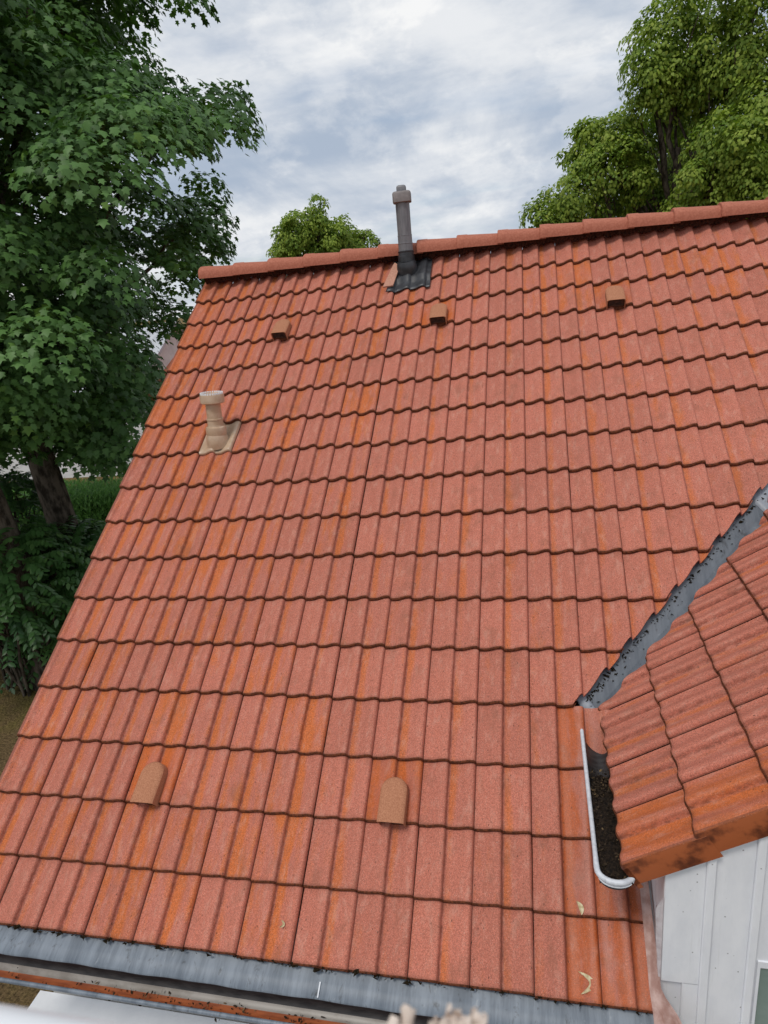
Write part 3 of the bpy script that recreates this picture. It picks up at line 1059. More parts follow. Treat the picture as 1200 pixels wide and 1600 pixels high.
# tiles of the slope we see
cut_d = (Vector((VA.x, VA.y, 0)) + VN * DORM_CUT, -VN)
for k in range(5):
    for (j, typ) in [(2, 'verge_r'), (1, 'tile'), (0, 'tile'), (-1, 'tile'), (-2, 'tile'), (-3, 'tile'), (-4, 'tile')]:
        jj = j
        if j < 2 and j <= -k:
            pass
        me = typ
        # columns: whole tiles up to the half tile, then whole tiles again
        if typ == 'tile' and j < -k:
            continue
        m = jitter(dorm_frame(jj, k, 0.0), 1.0)
        mesh = ME[me]
        if typ == 'tile' and k == 0 and j == 1:
            mesh = ME['tile']
        co = [DP(jj + a, k + b) for a in (0, 1) for b in (0, 1.1)]
        dd = [(p - cut_d[0]).dot(-VN) for p in co]
        planes = [cut_d] if max(dd) > 0 else []
        if k == 4:
            planes.append((Vector((RX - 0.06, 0, 0)), Vector((1, 0, 0))))
        if planes:
            mesh = cut_copy(mesh, m, planes, 0.004)
        if mesh:
            obj('verge_tile' if typ == 'verge_r' else 'roof_tile', mesh, dor, m)
    for jj, typ in ((-k - 0.5, 'half'), (-k - 1.5, 'tile')):
        m = jitter(dorm_frame(jj, k, 0.0), 1.0)
        planes = [cut_d]
        if k == 4:
            planes.append((Vector((RX - 0.06, 0, 0)), Vector((1, 0, 0))))
        mesh = cut_copy(ME[typ], m, planes, 0.004)
        if mesh:
            obj('roof_tile', mesh, dor, m)
# underlay of both dormer slopes
q = MB()
y0, y1 = WY + 0.01, valley_y(RX) + 0.1
def dpl(x, y, h):
    s = DO + DU * ((x - DO.x) / math.cos(DPITCH))
    return Vector((x, y, s.z - h))
q.add([dpl(DO.x + .06, y0, .16), dpl(DO.x + .06, valley_y(DO.x + .06) - .02, .16), dpl(RX, y1, .16), dpl(RX, y0, .16)], [(0, 3, 2, 1)])
q.add([(2 * RX - p[0], p[1], p[2] - .001) for p in (dpl(DO.x + .0, y0, .0), dpl(DO.x + .0, valley_y(DO.x), .0), dpl(RX, y1, .0), dpl(RX, y0, .0))], [(0, 1, 2, 3)])
q.build('roof_underlay', M['dark'], dor, Matrix.Translation((RX, -4, -2.5)), local=False)
# ridge tiles of the dormer
for i in range(9):
    y = valley_y(RX) - 0.10 - 0.3865 * i
    if y - 0.3 < -4.6:
        break
    m = Matrix.Translation((RX, y, RZ + 0.085)) @ Matrix.Rotation(rad(-90), 4, 'Z') @ Matrix.Rotation(rad(0.75), 4, 'Y')
    obj('ridge_tile', rme, dor, m)
# boarded front: wide boards, with narrower boards lapped over the joints
def board(x0, x1, z0, z1l, z1r, y, th, name='board', tilt=0.0):
    b = MB()
    V = [(x0, y, z0), (x1, y, z0), (x1, y, z1r), (x0, y, z1l)]
    bv = 0.004
    F0 = [Vector((x0 + bv, y - th, z0)), Vector((x1 - bv, y - th, z0)), Vector((x1 - bv, y - th, z1r)), Vector((x0 + bv, y - th, z1l))]
    E0 = [Vector((x0, y - th + bv, z0)), Vector((x1, y - th + bv, z0)), Vector((x1, y - th + bv, z1r)), Vector((x0, y - th + bv, z1l))]
    A = [Vector(p) for p in V]
    b.add(F0 + E0 + A, [(0, 1, 2, 3), (4, 0, 3, 7), (1, 5, 6, 2), (4, 5, 1, 0), (8, 4, 7, 11), (5, 9, 10, 6), (8, 9, 5, 4)])
    return b.build(name, M['white'], dor, Matrix.Translation(((x0 + x1) / 2, y, z0)), local=False)
def top_z(x):
    xx = x if x <= RX else 2 * RX - x
    return dpl(xx, 0, 0.10).z
ZB = -4.9
WIN_X0, WIN_X1, WIN_Z1, WIN_Z0 = 4.232, 5.10, -2.93, -3.95
board(DW, 4.01, -3.115, top_z(DW), top_z(4.01), WY + .012, 0.020)
board(3.942, 4.01, ZB, -3.117, -3.117, WY + .012, 0.020)
xs_ = [(4.008, 0.036, 1), (4.044, 0.146, 0), (4.188, 0.034, 1), (4.222, 0.14, 0), (4.36, 0.036, 1), (4.396, 0.14, 0), (4.534, 0.036, 1), (4.57, 0.14, 0), (4.708, 0.036, 1),
       (4.744, 0.14, 0), (4.882, 0.036, 1), (4.918, 0.14, 0), (5.056, 0.036, 1), (5.09, 0.16, 0), (5.25, 0.036, 1), (5.286, 0.20, 0)]
for x, w, lap in xs_:
    xe = min(x + w, FLASH)
    if x >= FLASH:
        continue
    inside = x + w > WIN_X0 - 0.001 and x < WIN_X1
    y, th = (WY + .012, 0.034) if lap else (WY + .012, 0.018)
    if inside:
        board(x, xe, WIN_Z1, top_z(x), top_z(xe), y, th)
        board(x, xe, ZB, WIN_Z0, WIN_Z0, y, th)
    else:
        board(x, xe, ZB, top_z(x), top_z(xe), y, th)
board(4.222, WIN_X0, WIN_Z0, WIN_Z1, WIN_Z1, WY + .012, 0.018)
# solid body behind the boards, with cheeks
q = MB()
q.add([(DW + .004, WY + .013, ZB), (FLASH, WY + .013, ZB), (FLASH, WY + .013, top_z(DW)), (RX, WY + .013, top_z(RX)), (DW + .004, WY + .013, top_z(DW)),
       (DW + .004, -2.2, ZB), (DW + .004, -2.2, top_z(DW)), (FLASH, -2.2, ZB), (FLASH, -2.2, top_z(DW))],
      [(0, 1, 2, 3, 4), (0, 4, 6, 5), (1, 7, 8, 2)])
q.build('cheek_wall', M['white'], dor, Matrix.Translation((RX, -3.3, -3.3)), local=False)
win = MB()
for a in ((WIN_X0, WIN_Z0, WIN_X0 + .012, WIN_Z1), (WIN_X1 - .035, WIN_Z0, WIN_X1, WIN_Z1), (WIN_X0 + .012, WIN_Z1 - .035, WIN_X1 - .035, WIN_Z1), (WIN_X0 + .012, WIN_Z0, WIN_X1 - .035, WIN_Z0 + .05)):
    win.box((a[0], WY - .012, a[1]), (a[2], WY + .0125, a[3]))
wo = win.build('window', M['white'], dor, Matrix.Translation((4.6, WY, WIN_Z0)), local=False)
q = MB()
q.box((WIN_X0 + .012, WY + .002, WIN_Z0 + .05), (WIN_X1 - .035, WY + .006, WIN_Z1 - .035))
q.build('pane', M['glass'], wo, Matrix.Translation((4.6, WY, WIN_Z0)), local=False)
# corner trim, warped pinkish edge of the board
q = MB()
q.add([(3.822, WY - .002, -2.70), (DW - .002, WY - .010, -2.62), (DW - .002, WY - .010, -3.115), (3.842, WY - .004, -3.10), (3.826, WY + .004, -2.86), (3.830, WY + .03, -2.70), (3.842, WY + .03, -3.10)],
      [(0, 4, 3, 2, 1), (5, 6, 3, 4), (5, 4, 0)])
q.build('corner_trim', simple('trim_grey_pink', (0.46, 0.40, 0.41), (0.60, 0.56, 0.57), 18, 0.6, 0.2), dor, Matrix.Translation((DW, WY, -3)), local=False)
# pink lead flashing where the cheek meets the roof, crumpled at its lower end
q = MB()
rows = []
for i in range(34):
    f = i / 33
    v = 13.4 + f * 2.95
    row = []
    for k in range(9):
        g_ = k / 8
        w = 0.030 + 0.02 * f
        crumple = max(0.0, f - 0.80) * 5
        u0 = 25.35 + 0.22 * crumple * 0.4
        p = RP(u0, v, -0.002) + Vector((g_ * (w + 0.125 * crumple), 0, 0)) + NRM * (0.02 + 0.055 * g_ ** 2 * (0.6 + crumple) + 0.010 * math.sin(i * 0.9 + k * 1.1) * (0.25 + crumple)
                                                                                       + 0.014 * math.sin(k * 2.3 + i * .35) * crumple)
        if v > 16:
            p.z -= (v - 16) * 0.25
        row.append(p)
    rows.append(row)
q.grid(rows)
q.build('lead_flashing', M['pink'], dor, Matrix.Translation((3.85, -4.2, -3.1)), 70, local=False)

# valley: a folded zinc sheet between the two roofs
q = MB()
FOLD = -0.075
def sheet(sv, off, lift=0.0):
    p = valley_pt(sv, off)
    zm, zd = p.y * ta, DO.z + (p.x - DO.x) * td
    f_ = valley_pt(sv, FOLD)
    zf = f_.y * ta - 0.125
    if off <= FOLD:
        a = valley_pt(sv, -0.27)
        g_ = (off - FOLD) / (-0.27 - FOLD)
        z = zf * (1 - g_) + (a.y * ta - 0.085) * g_
    else:
        a = valley_pt(sv, 0.18)
        g_ = (off - FOLD) / (0.18 - FOLD)
        z = zf * (1 - g_) + (DO.z + (a.x - DO.x) * td - 0.150) * g_
    return Vector((p.x, p.y, z + lift))
s0 = (Vector((3.715, valley_y(3.715), 0)) - VA).dot(VD)
s1 = (Vector((RX + .05, valley_y(RX + .05), 0)) - VA).dot(VD)
offs = (-0.27, -0.20, -0.14, -0.10, -0.079, FOLD, -0.070, -0.04, 0.0, 0.08, 0.18)
rows = []
for k in range(46):
    sv = s0 + (s1 - s0) * k / 45
    rows.append([sheet(sv, o_, 0.0015 * math.sin(sv * 17 + o_ * 40) + 0.001 * math.sin(sv * 41)) for o_ in offs])
q.grid(rows)
vl = q.build('valley_flashing', M['valley'], dor, Matrix.Translation((3.9, -3, -2.4)), 25, local=False)
# the upper length of sheet laps over the lower one
q = MB()
sj = s0 + (s1 - s0) * 0.905
rows = []
for k in range(9):
    rows.append([sheet(sj + 0.045 * k, o_, 0.004) for o_ in offs])
q.grid(rows)
o = q.build('upper_sheet', M['valley_pale'], vl, Matrix.Translation((3.9, -3, -2.4)), 25, local=False)
mod = o.modifiers.new('thickness', 'SOLIDIFY'); mod.thickness = 0.004; mod.offset = -1
# crumpled mouth of the valley, bent down over the gutter
q = MB()
rows = []
for k in range(7):
    f_ = k / 6
    row = []
    for n_, o_ in enumerate((-0.19, -0.165, -0.14, -0.12, -0.10, FOLD, -0.05, -0.02, 0.01, 0.04)):
        p = sheet(s0 + 0.012, o_, 0.004)
        dn = Vector((-VD.x, -VD.y, -0.42 - 0.5 * f_)).normalized()
        p = p + dn * 0.075 * f_ + Vector((0, 0, (0.006 * math.sin(n_ * 1.9 + k * .8) + 0.016 * (n_ in (0, 1))) * f_))
        row.append(p)
    rows.append(row)
q.grid(rows)
o = q.build('mouth', M['valley_pale'], vl, Matrix.Translation((3.6, -3.4, -2.5)), 60, local=False)
mod = o.modifiers.new('thickness', 'SOLIDIFY'); mod.thickness = 0.003
# rotted leaf bits along the cut tiles
q = MB()
for k in range(190):
    sv = s0 + (s1 - s0) * random.random() ** 1.5
    o_ = -MAIN_CUT + random.uniform(-.014, .006) + (abs(random.gauss(0, .022)) if random.random() < .22 else 0)
    p = sheet(sv, o_, .006)
    r = random.uniform(.003, .009)
    V = [p + Vector((random.gauss(0, r), random.gauss(0, r), random.gauss(0, r * .5))) for _ in range(5)]
    q.add(V, [(0, 1, 2), (0, 2, 3), (0, 3, 4), (0, 4, 1), (1, 2, 4), (2, 3, 4)])
o = q.build('moss', M['moss'], dor, Matrix.Identity(4))
tag(o, kind='stuff')

# ------------------------------------------------------------------ the dormer's gutter, full of litter
dg = thing('gutter', Matrix.Translation((3.65, -3.9, -2.6)), 'short white-edged gutter on the dormer, clogged with dark leaf litter', 'gutter')
gxc, gzc, gr_ = 3.656, -2.515, 0.072
GY0, GY1 = -3.33, -4.365
def dgp(a, rr, y):
    return Vector((gxc + rr * math.cos(a), y, gzc + rr * math.sin(a)))
q = MB()
ang2 = [rad(a) for a in np.linspace(-180, 0, 21)]
q.grid([[dgp(a, gr_, y) for a in ang2] for y in np.linspace(GY0, GY1, 14)])
o = q.build('trough', M['trough'], dg, Matrix.Translation((gxc, -3.9, gzc)), 60, local=False)
mod = o.modifiers.new('thickness', 'SOLIDIFY'); mod.thickness = 0.002
# the rolled rim runs along the front and curls round the end in one piece
pts = [Vector((gxc - gr_ - .004, y, gzc + .006)) for y in np.linspace(GY0 + .01, GY1 + .035, 14)]
pts += [Vector((gxc - (gr_ + .004) * math.cos(a), GY1 + .035 - 0.055 * math.sin(a) - .004, gzc + .006 - 0.012 * math.sin(a))) for a in np.linspace(0.25, math.pi - .2, 14)]
pts += [Vector((gxc + gr_ + .004, GY1 + .030, gzc + .016)), Vector((gxc + gr_ + .006, GY1 + .050, gzc + .020))]
q = MB()
q.tube(pts, [0.0105] * 13 + [0.0125] * (len(pts) - 13), 10)
q.build('rim', M['pipe_zinc'], dg, Matrix.Translation((gxc, -3.9, gzc)), 70, local=False)
q = MB()
ring = [dgp(a, gr_ + .002, GY1) - Vector((0, 0.03 * abs(math.sin(a)), -0.62 * gr_ * abs(math.sin(a)))) for a in ang2]
q.add(ring + [Vector((gxc, GY1 - .02, gzc))], [(i, i + 1, 21) for i in range(20)])
q.build('end_cap', M['pipe_zinc'], dg, Matrix.Translation((gxc, GY1, gzc)), 70, local=False)
# humus bed and leaf bits
q = MB()
rows = []
for i in range(60):
    f = i / 59
    y = -3.70 + (GY1 - .02 + 3.70) * f
    fill = -0.052 + 0.042 * min(1, f * 3.0)
    row = []
    for k in range(11):
        a = -math.pi + math.pi * k / 10
        x = gxc + 0.068 * math.cos(a)
        row.append(Vector((x, y, gzc + fill + random.gauss(0, .006) - 0.012 * (1 - abs(math.sin(a))))))
    rows.append(row)
q.grid(rows)
o = q.build('humus', M['soil'], None, Matrix.Translation((gxc, -4, gzc)), local=False, smooth=80)
tag(o, 'black humus bed of rotted leaves lying inside the dormer gutter', 'leaf litter', kind='stuff')
lit = flakes(900, lambda: (gxc + random.uniform(-.058, .058), random.uniform(-3.70, GY1 - .02), gzc - .016 + random.gauss(0, .007)), (.006, .022), 'gutter_litter', M['litter'])
o = obj('leaf_litter', lit)
tag(o, 'brown leaf bits on the humus inside the dormer gutter', 'leaf litter', kind='stuff')

# ------------------------------------------------------------------ small things lying on the tiles
def curl(px, py, length, wdt, bend, label, ang):
    d = np.array(RW.T @ np.array([(px - 600) / FPX, (py - 800) / FPX, 1.0]))
    tt = (-0.016 - np.dot(CAM, NRM)) / np.dot(d, NRM)
    p = Vector(CAM + d * tt)
    q = MB()
    rows = []
    for i in range(9):
        f = i / 8 - 0.5
        a = ang + f * bend
        cpt = Vector((math.cos(ang) * f * length - math.sin(ang) * f * f * bend * length, math.sin(ang) * f * length + math.cos(ang) * f * f * bend * length, 0))
        w = wdt * (1 - (2 * f) ** 2) * 0.5 + .001
        nn = Vector((-math.sin(a), math.cos(a), 0))
        rows.append([cpt - nn * w + Vector((0, 0, .006)), cpt + Vector((0, 0, .002)), cpt + nn * w + Vector((0, 0, .008))])
    q.grid(rows)
    o = q.build('fallen_leaf', M['dry_leaf'], None, frame(p, Vector((1, 0, 0)), UPS, NRM), 70)
    tag(o, label, 'leaf')
curl(925, 1536, 0.085, 0.022, 2.6, 'pale curled dry leaf on the lowest washed orange tiles', rad(95))
curl(908, 1418, 0.060, 0.022, 0.7, 'small straight pale leaf on the tiles below the dormer gutter', rad(110))
curl(444, 1445, 0.034, 0.010, 2.4, 'tiny ring-shaped pale scrap on a tile left of the middle, near the eave', rad(80))

# ------------------------------------------------------------------ foreground: our own window sill and a dried flower stalk, out of focus
sill = thing('window_sill', Matrix.Translation((3.2, -6.5, -0.42)), 'white out-of-focus window sill at the bottom left edge', 'window sill')
q = MB()
SY = -6.437
q.box((2.2, -6.90, -0.415), (3.335, SY - .012, -0.392))
q.build('slab', M['white_sill'], sill, Matrix.Translation((3.2, -6.5, -0.4)), local=False)
q = MB()
q.tube([(2.2, SY - .010, -0.396), (3.34, SY - .010, -0.396)], 0.013, 12)
q.build('front_edge', M['white_sill'], sill, Matrix.Translation((3.2, -6.5, -0.4)), 60, local=False)

fl = thing('dried_flower', Matrix.Translation((3.36, -6.36, -0.62)), 'blurred cream dried flower heads poking up at the bottom edge', 'dried flower')
def blob(c, r, n, nm):
    q = MB()
    for _ in range(n):
        d = Vector((random.gauss(0, 1), random.gauss(0, 1), random.gauss(0.3, 1))).normalized()
        p = c + d * r * random.uniform(.2, .8)
        s = d.orthogonal().normalized() * r * .35
        w = d.cross(s).normalized() * r * .35
        q.add([p - s, p + w, p + s + d * r * .4, p - w + d * r * .2, p + d * r * .55], [(0, 1, 4), (1, 2, 4), (2, 3, 4), (3, 0, 4), (0, 3, 2, 1)])
    return q.build(nm, M['flower'], fl, Matrix.Translation(c), local=False, smooth=80)
for px, py, dist, r, n in ((704, 1602, .46, .0078, 26), (688, 1612, .46, .0078, 20), (724, 1608, .46, .0078, 22), (748, 1605, .46, .0078, 24)):
    blob(at(px, py, dist), r, n, 'flower_head')
q = MB()
q.tube([at(635, 1720, .47), at(634, 1640, .465), at(637, 1592, .46), at(638, 1575, .46)], [.003, .003, .0035, .0048], 8)
q.tube([at(612, 1610, .46), at(618, 1588, .46)], [.004, .0028], 8)
q.tube([at(637, 1580, .46), at(629, 1573, .459)], [.003, .002], 6)
q.build('stalk', M['flower'], fl, Matrix.Translation((3.36, -6.36, -0.62)), 70, local=False)

# white canopy roof below, between the two buildings
cn = thing('canopy', Matrix.Translation((2.0, -5.0, -4.4)), 'white painted flat canopy below the gutter, between the two buildings', 'canopy')
q = MB()
q.box((0.02, -6.2, -4.36), (3.80, -4.07, -4.30))
q.build('deck', M['white_sill'], cn, Matrix.Translation((2, -5, -4.3)), local=False)
for x, y in ((0.3, -6.0), (3.6, -6.0)):
    q = MB()
    q.box((x - .05, y - .05, GROUND), (x + .05, y + .05, -4.361))
    q.build('post', M['white_sill'], cn, Matrix.Translation((x, y, GROUND)), local=False)

# ------------------------------------------------------------------ trees
def tri_tubes(limbs, n=8):
    b = MB()
    for pts, rs in limbs:
        b.tube(pts, rs, n)
    return b


def curve_pts(a, b, sag, n=7, wob=0.12):
    a, b = Vector(a), Vector(b)
    out = []
    for i in range(n + 1):
        f = i / n
        p = a.lerp(b, f)
        p.z += sag * math.sin(math.pi * f)
        if 0 < i < n:
            p += Vector((random.gauss(0, wob), random.gauss(0, wob), random.gauss(0, wob)))
        out.append(p)
    return out


def sprays(C, OUT, R, per, size, flat=0.45, up=0.55, droop=0.75, depth=0.35):
    """leaves of many twig ends. C centres, OUT outward directions, R radii. each spray is a sloping, shingled fan of leaves"""
    n = len(C)
    Pn, Nn, Tn = [], [], []
    cnt = np.maximum(14, (per * (R / np.mean(R)) ** 2)).astype(int)
    idx = np.repeat(np.arange(n), cnt)
    tot = len(idx)
    out = OUT[idx]
    base_n = out * (1 - up) + np.array([0, 0, up])
    base_n /= np.linalg.norm(base_n, axis=1, keepdims=True)
    e1 = np.cross(base_n, np.array([0.31, 0.17, 0.93])); e1 /= np.linalg.norm(e1, axis=1, keepdims=True) + 1e-9
    e2 = np.cross(base_n, e1)
    r = np.sqrt(RNG.uniform(0, 1, tot)); a = RNG.uniform(0, 2 * np.pi, tot)
    rr = R[idx]
    dx, dy = r * np.cos(a), r * np.sin(a)
    dome = (1 - r ** 2) * flat + RNG.normal(0, 1, tot) * depth * 0.35
    P = C[idx] + rr[:, None] * (e1 * dx[:, None] + e2 * dy[:, None] + base_n * (dome - flat * .5)[:, None])
    radial = e1 * dx[:, None] + e2 * dy[:, None]
    N = base_n + radial * 0.75 + RNG.normal(0, 0.32, (tot, 3))
    T = radial * 0.6 + out * 0.5 + np.array([0, 0, -droop]) + RNG.normal(0, 0.35, (tot, 3))
    S_ = RNG.uniform(size[0], size[1], tot)
    tone = np.clip(RNG.normal(0.45, 0.2, tot) + RNG.normal(0, 0.16, n)[idx], 0, 1)
    return P, N, T, S_, tone


# silhouette of the maple against the sky and roof, right limit by image height (photograph pixels)
SIL = np.array([[-900, 250], [-60, 300], [0, 336], [22, 322], [45, 296], [62, 272], [85, 316], [110, 338], [128, 362], [150, 398], [175, 396], [195, 384], [207, 366], [213, 300], [224, 322],
                [240, 330], [262, 342], [290, 382], [310, 394], [345, 396], [365, 372], [380, 356], [392, 360], [410, 340], [440, 340], [560, 300], [700, 230], [770, 190], [800, 160]], float)


# lower limit of the maples' foliage by image column: below it the trunks stand free
BOT = np.array([[-900, 620], [-100, 680], [0, 700], [30, 725], [45, 695], [75, 695], [95, 740], [125, 770], [170, 770], [190, 725], [215, 660], [240, 570], [400, 520]], float)


def maple(name, label, base, crown_c, crown_r, n_spray, per, seed, trunk_r, lean, bottom=-3.0, n_limb=22, low=()):
    random.seed(seed)
    root = thing(name, Matrix.Translation(base), label, 'tree', 'maples left of the roof')
    base = Vector(base)
    top = Vector((crown_c[0], crown_c[1], crown_c[2] + crown_r[2] * .55))
    trunk = []
    N_ = 12
    for i in range(N_ + 1):
        f = i / N_
        p = base.lerp(top, f) + Vector((math.sin(f * 5) * .12, math.cos(f * 4) * .1, 0)) + Vector(lean) * math.sin(math.pi * f)
        trunk.append(p)
    b = MB()
    b.tube(trunk, [trunk_r * (1.35 if i == 0 else 1.0) * (1 - 0.80 * (i / N_) ** 1.2) for i in range(N_ + 1)], 14)
    b.build('trunk', M['bark'], root, Matrix.Translation(base), 80, local=False)
    C, O, Rr = [], [], []
    cc, cr = np.array(crown_c), np.array(crown_r)
    tries = 0
    while len(C) < n_spray and tries < 400000:
        tries += 1
        d = RNG.normal(size=3); d /= np.linalg.norm(d)
        lump = 1 + 0.16 * math.sin(d[0] * 7 + seed) * math.sin(d[1] * 6 + 1.3 * seed) + 0.12 * math.sin(d[2] * 9 + seed)
        outer = RNG.uniform() < 0.62
        rad_ = (RNG.uniform(0.86, 1.02) if outer else RNG.uniform(0.40, 0.86)) * lump
        p = cc + d * cr * rad_
        if p[2] < bottom or p[2] > 8.5:
            continue
        rr = RNG.uniform(0.42, 0.85) if outer else RNG.uniform(0.35, 0.6)
        if p[0] > -0.75 - rr * 0.5 and p[2] < 1.0 and p[1] < 4:
            continue
        px, zc_ = to_px(p)
        lim = np.interp(px[0][1], SIL[:, 0], SIL[:, 1])
        rpx = rr * FPX / max(zc_[0], 1)
        if px[0][1] + rpx * .5 > np.interp(px[0][0], BOT[:, 0], BOT[:, 1]):
            continue
        if px[0][0] + rpx * 0.72 > lim:
            rr = (lim - px[0][0]) / FPX * zc_[0] / 0.72
            if rr < 0.17 or RNG.uniform() < .3:
                continue
        if np.linalg.norm(p - CAM) < 8.2:
            continue
        # keep the boughs of the outer shell apart, so that tiers and dark gaps form
        if outer and C and np.min(np.linalg.norm((np.array(C) - p) * [1, 1, 1.5], axis=1)) < rr * 0.72:
            continue
        C.append(p); O.append((d * [1, 1, 0.45]) / np.linalg.norm(d * [1, 1, .45])); Rr.append(rr)
    for x0_, x1_, y0_, y1_, d0_, d1_, n_ in low:
        for _ in range(n_):
            p = np.array(at(RNG.uniform(x0_, x1_), RNG.uniform(y0_, y1_), RNG.uniform(d0_, d1_)))
            d = (p - cc) / np.linalg.norm(p - cc)
            C.append(p); O.append(d * [1, 1, .4] / np.linalg.norm(d * [1, 1, .4])); Rr.append(RNG.uniform(.3, .5))
    C, O, Rr = np.array(C), np.array(O), np.array(Rr)
    # limbs run to some of the sprays
    b = MB()
    pick = RNG.choice(len(C), n_limb, replace=False)
    for i in pick:
        f = np.clip((C[i][2] - base.z - 2.0) / (top.z - base.z) * 0.75, 0.36, 0.9)
        k = f * N_
        a = trunk[int(k)].lerp(trunk[min(int(k) + 1, N_)], k - int(k))
        pts = curve_pts(a, C[i] - O[i] * 0.15, 0.35, 8, 0.10)
        r0 = trunk_r * 0.36 * (1 - .5 * f)
        b.tube(pts, [r0 * (1 - .86 * q / 8) for q in range(9)], 7)
        for w in range(3):
            st = pts[random.randint(3, 6)]
            near = np.argsort(((C - np.array(st)) ** 2).sum(1))[random.randint(0, 6)]
            b.tube(curve_pts(st, C[near], 0.1, 4, .05), [.028, .022, .017, .012, .007], 5)
    b.build('branches', M['bark'], root, Matrix.Translation(base), 80, local=False)
    P, N, T, Sz, tone = sprays(C, O, Rr, per, (0.070, 0.120), flat=0.55, up=0.72, droop=0.95)
    px, zz_ = to_px(P)
    keep = ~((P[:, 0] > -0.15) & (P[:, 2] < 0.75) & (P[:, 1] < 5))
    crown = obj('crown', leaf_cloud('crown', P[keep] - np.array(base), N[keep], T[keep], Sz[keep], MAPLE, M['maple'], tone[keep]), root, Matrix.Translation(base))
    tag(crown, kind='stuff')
    return root, C


maple('maple_tree', 'large dark maple with the right of the two trunks, its leaves reaching the ridge', (-5.35, 3.45, GROUND), (-5.6, 3.6, 2.0), (5.4, 4.6, 5.0), 560, 195, 3, 0.30, (-.15, 0, 0), -2.5, 34, ((105, 185, 610, 735, 11.8, 14.5, 46), (150, 215, 560, 640, 12, 14.5, 22)))
maple('maple_tree', 'large dark maple with the left trunk, cut by the left edge', (-4.95, 1.75, GROUND), (-5.5, 1.5, 1.7), (3.6, 3.0, 4.2), 240, 195, 5, 0.30, (0.0, 0, 0), -2.0, 18, ((-60, 28, 600, 700, 10.8, 13, 26),))


def lobed_tree(name, label, base, lobes, spray_r, n_per_m2, per, leaf, template, mat, trunk_r, group=None, seed=1, up=.5):
    random.seed(seed)
    base = Vector(base)
    root = thing(name, Matrix.Translation(base), label, 'tree', group)
    C, O, Rr = [], [], []
    parts = []
    for c, r in lobes:
        parts.append((c, r * 0.82))
        for _ in range(7):
            d = RNG.normal(size=3); d /= np.linalg.norm(d)
            parts.append((tuple(np.array(c) + d * r * RNG.uniform(.62, .92)), r * RNG.uniform(.26, .46)))
    for c, r in parts:
        c = np.array(c)
        n = max(6, int(n_per_m2 * 4 * math.pi * r * r))
        for _ in range(n):
            d = RNG.normal(size=3); d /= np.linalg.norm(d)
            lump = 1 + 0.13 * math.sin(d[0] * 8 + c[0]) * math.sin(d[1] * 7 + c[2]) + 0.10 * math.sin(d[2] * 11 + c[1])
            f = RNG.uniform(0.35, 1.08) ** 0.5 * lump
            p = c + d * r * f
            C.append(p); O.append(d); Rr.append(RNG.uniform(*spray_r))
    C, O, Rr = np.array(C), np.array(O), np.array(Rr)
    cen = Vector(np.mean([np.array(c) for c, _ in lobes], axis=0))
    b = MB()
    trunk = [base, base.lerp(cen, .35) + Vector((.1, 0, .0)), base.lerp(cen, .7) + Vector((-.1, .1, 0)), cen]
    b.tube(trunk, [trunk_r * 1.3, trunk_r, trunk_r * .7, trunk_r * .3], 10)
    b.build('trunk', M['bark'], root, Matrix.Translation(base), 80, local=False)
    b = MB()
    for c, r in lobes:
        a = base.lerp(cen, 0.55)
        pts = curve_pts(a, c, 0.2, 6, r * .05)
        b.tube(pts, [trunk_r * .45 * (1 - .8 * q / 6) for q in range(7)], 7)
        for w in range(5):
            d = Vector(RNG.normal(size=3)).normalized()
            b.tube(curve_pts(pts[random.randint(3, 6)], Vector(c) + d * r * .85, .1, 4, r * .03), [trunk_r * .16 * (1 - .8 * q / 4) for q in range(5)], 5)
    b.build('branches', M['bark'], root, Matrix.Translation(base), 80, local=False)
    P, N, T, Sz, tone = sprays(C, O, Rr, per, leaf, flat=0.5, up=up)
    o = obj('crown', leaf_cloud('crown', P - np.array(base), N, T, Sz, template, mat, tone), root, Matrix.Translation(base))
    tag(o, kind='stuff')
    return root


def lobe(px, py, rpx, dist):
    return (at(px, py, dist), rpx / FPX * dist)


L = [lobe(955, 268, 62, 24), lobe(905, 300, 50, 23.5), lobe(862, 330, 28, 23.5), lobe(925, 230, 38, 24.5), lobe(1000, 310, 55, 25), lobe(985, 225, 36, 24.6),
     lobe(1050, 85, 66, 24), lobe(1110, 70, 66, 24), lobe(1020, 130, 36, 23.8), lobe(1165, 55, 66, 23.6), lobe(1100, 150, 52, 24.6),
     lobe(1150, 225, 62, 22), lobe(1112, 285, 52, 22), lobe(1190, 290, 60, 22), lobe(1210, 170, 62, 22.5), lobe(1260, 120, 90, 23.5), lobe(1270, 270, 90, 23),
     lobe(1065, 240, 50, 27.5), lobe(1045, 190, 40, 27), lobe(1060, 300, 52, 26.5), lobe(1080, 350, 80, 26), lobe(920, 370, 60, 25)]
rt = at(1090, 330, 25)
lobed_tree('linden_tree', 'broad yellow-green linden beyond the ridge at the right edge', (rt.x, rt.y, GROUND), L, (0.18, 0.44), 3.6, 40, (0.075, 0.125), HEART, M['linden'], 0.34, seed=4)
L = [lobe(470, 356, 34, 40), lobe(493, 336, 20, 40), lobe(452, 370, 26, 40), lobe(530, 370, 30, 40.5), lobe(566, 378, 24, 41), lobe(505, 392, 60, 41), lobe(450, 395, 26, 40)]
ct_ = at(505, 400, 40)
lobed_tree('small_tree', 'distant green tree showing over the ridge left of the dark pipe', (ct_.x, ct_.y, GROUND), L, (0.20, 0.45), 2.9, 34, (0.10, 0.17), HEART, M['linden'], 0.3, seed=9)

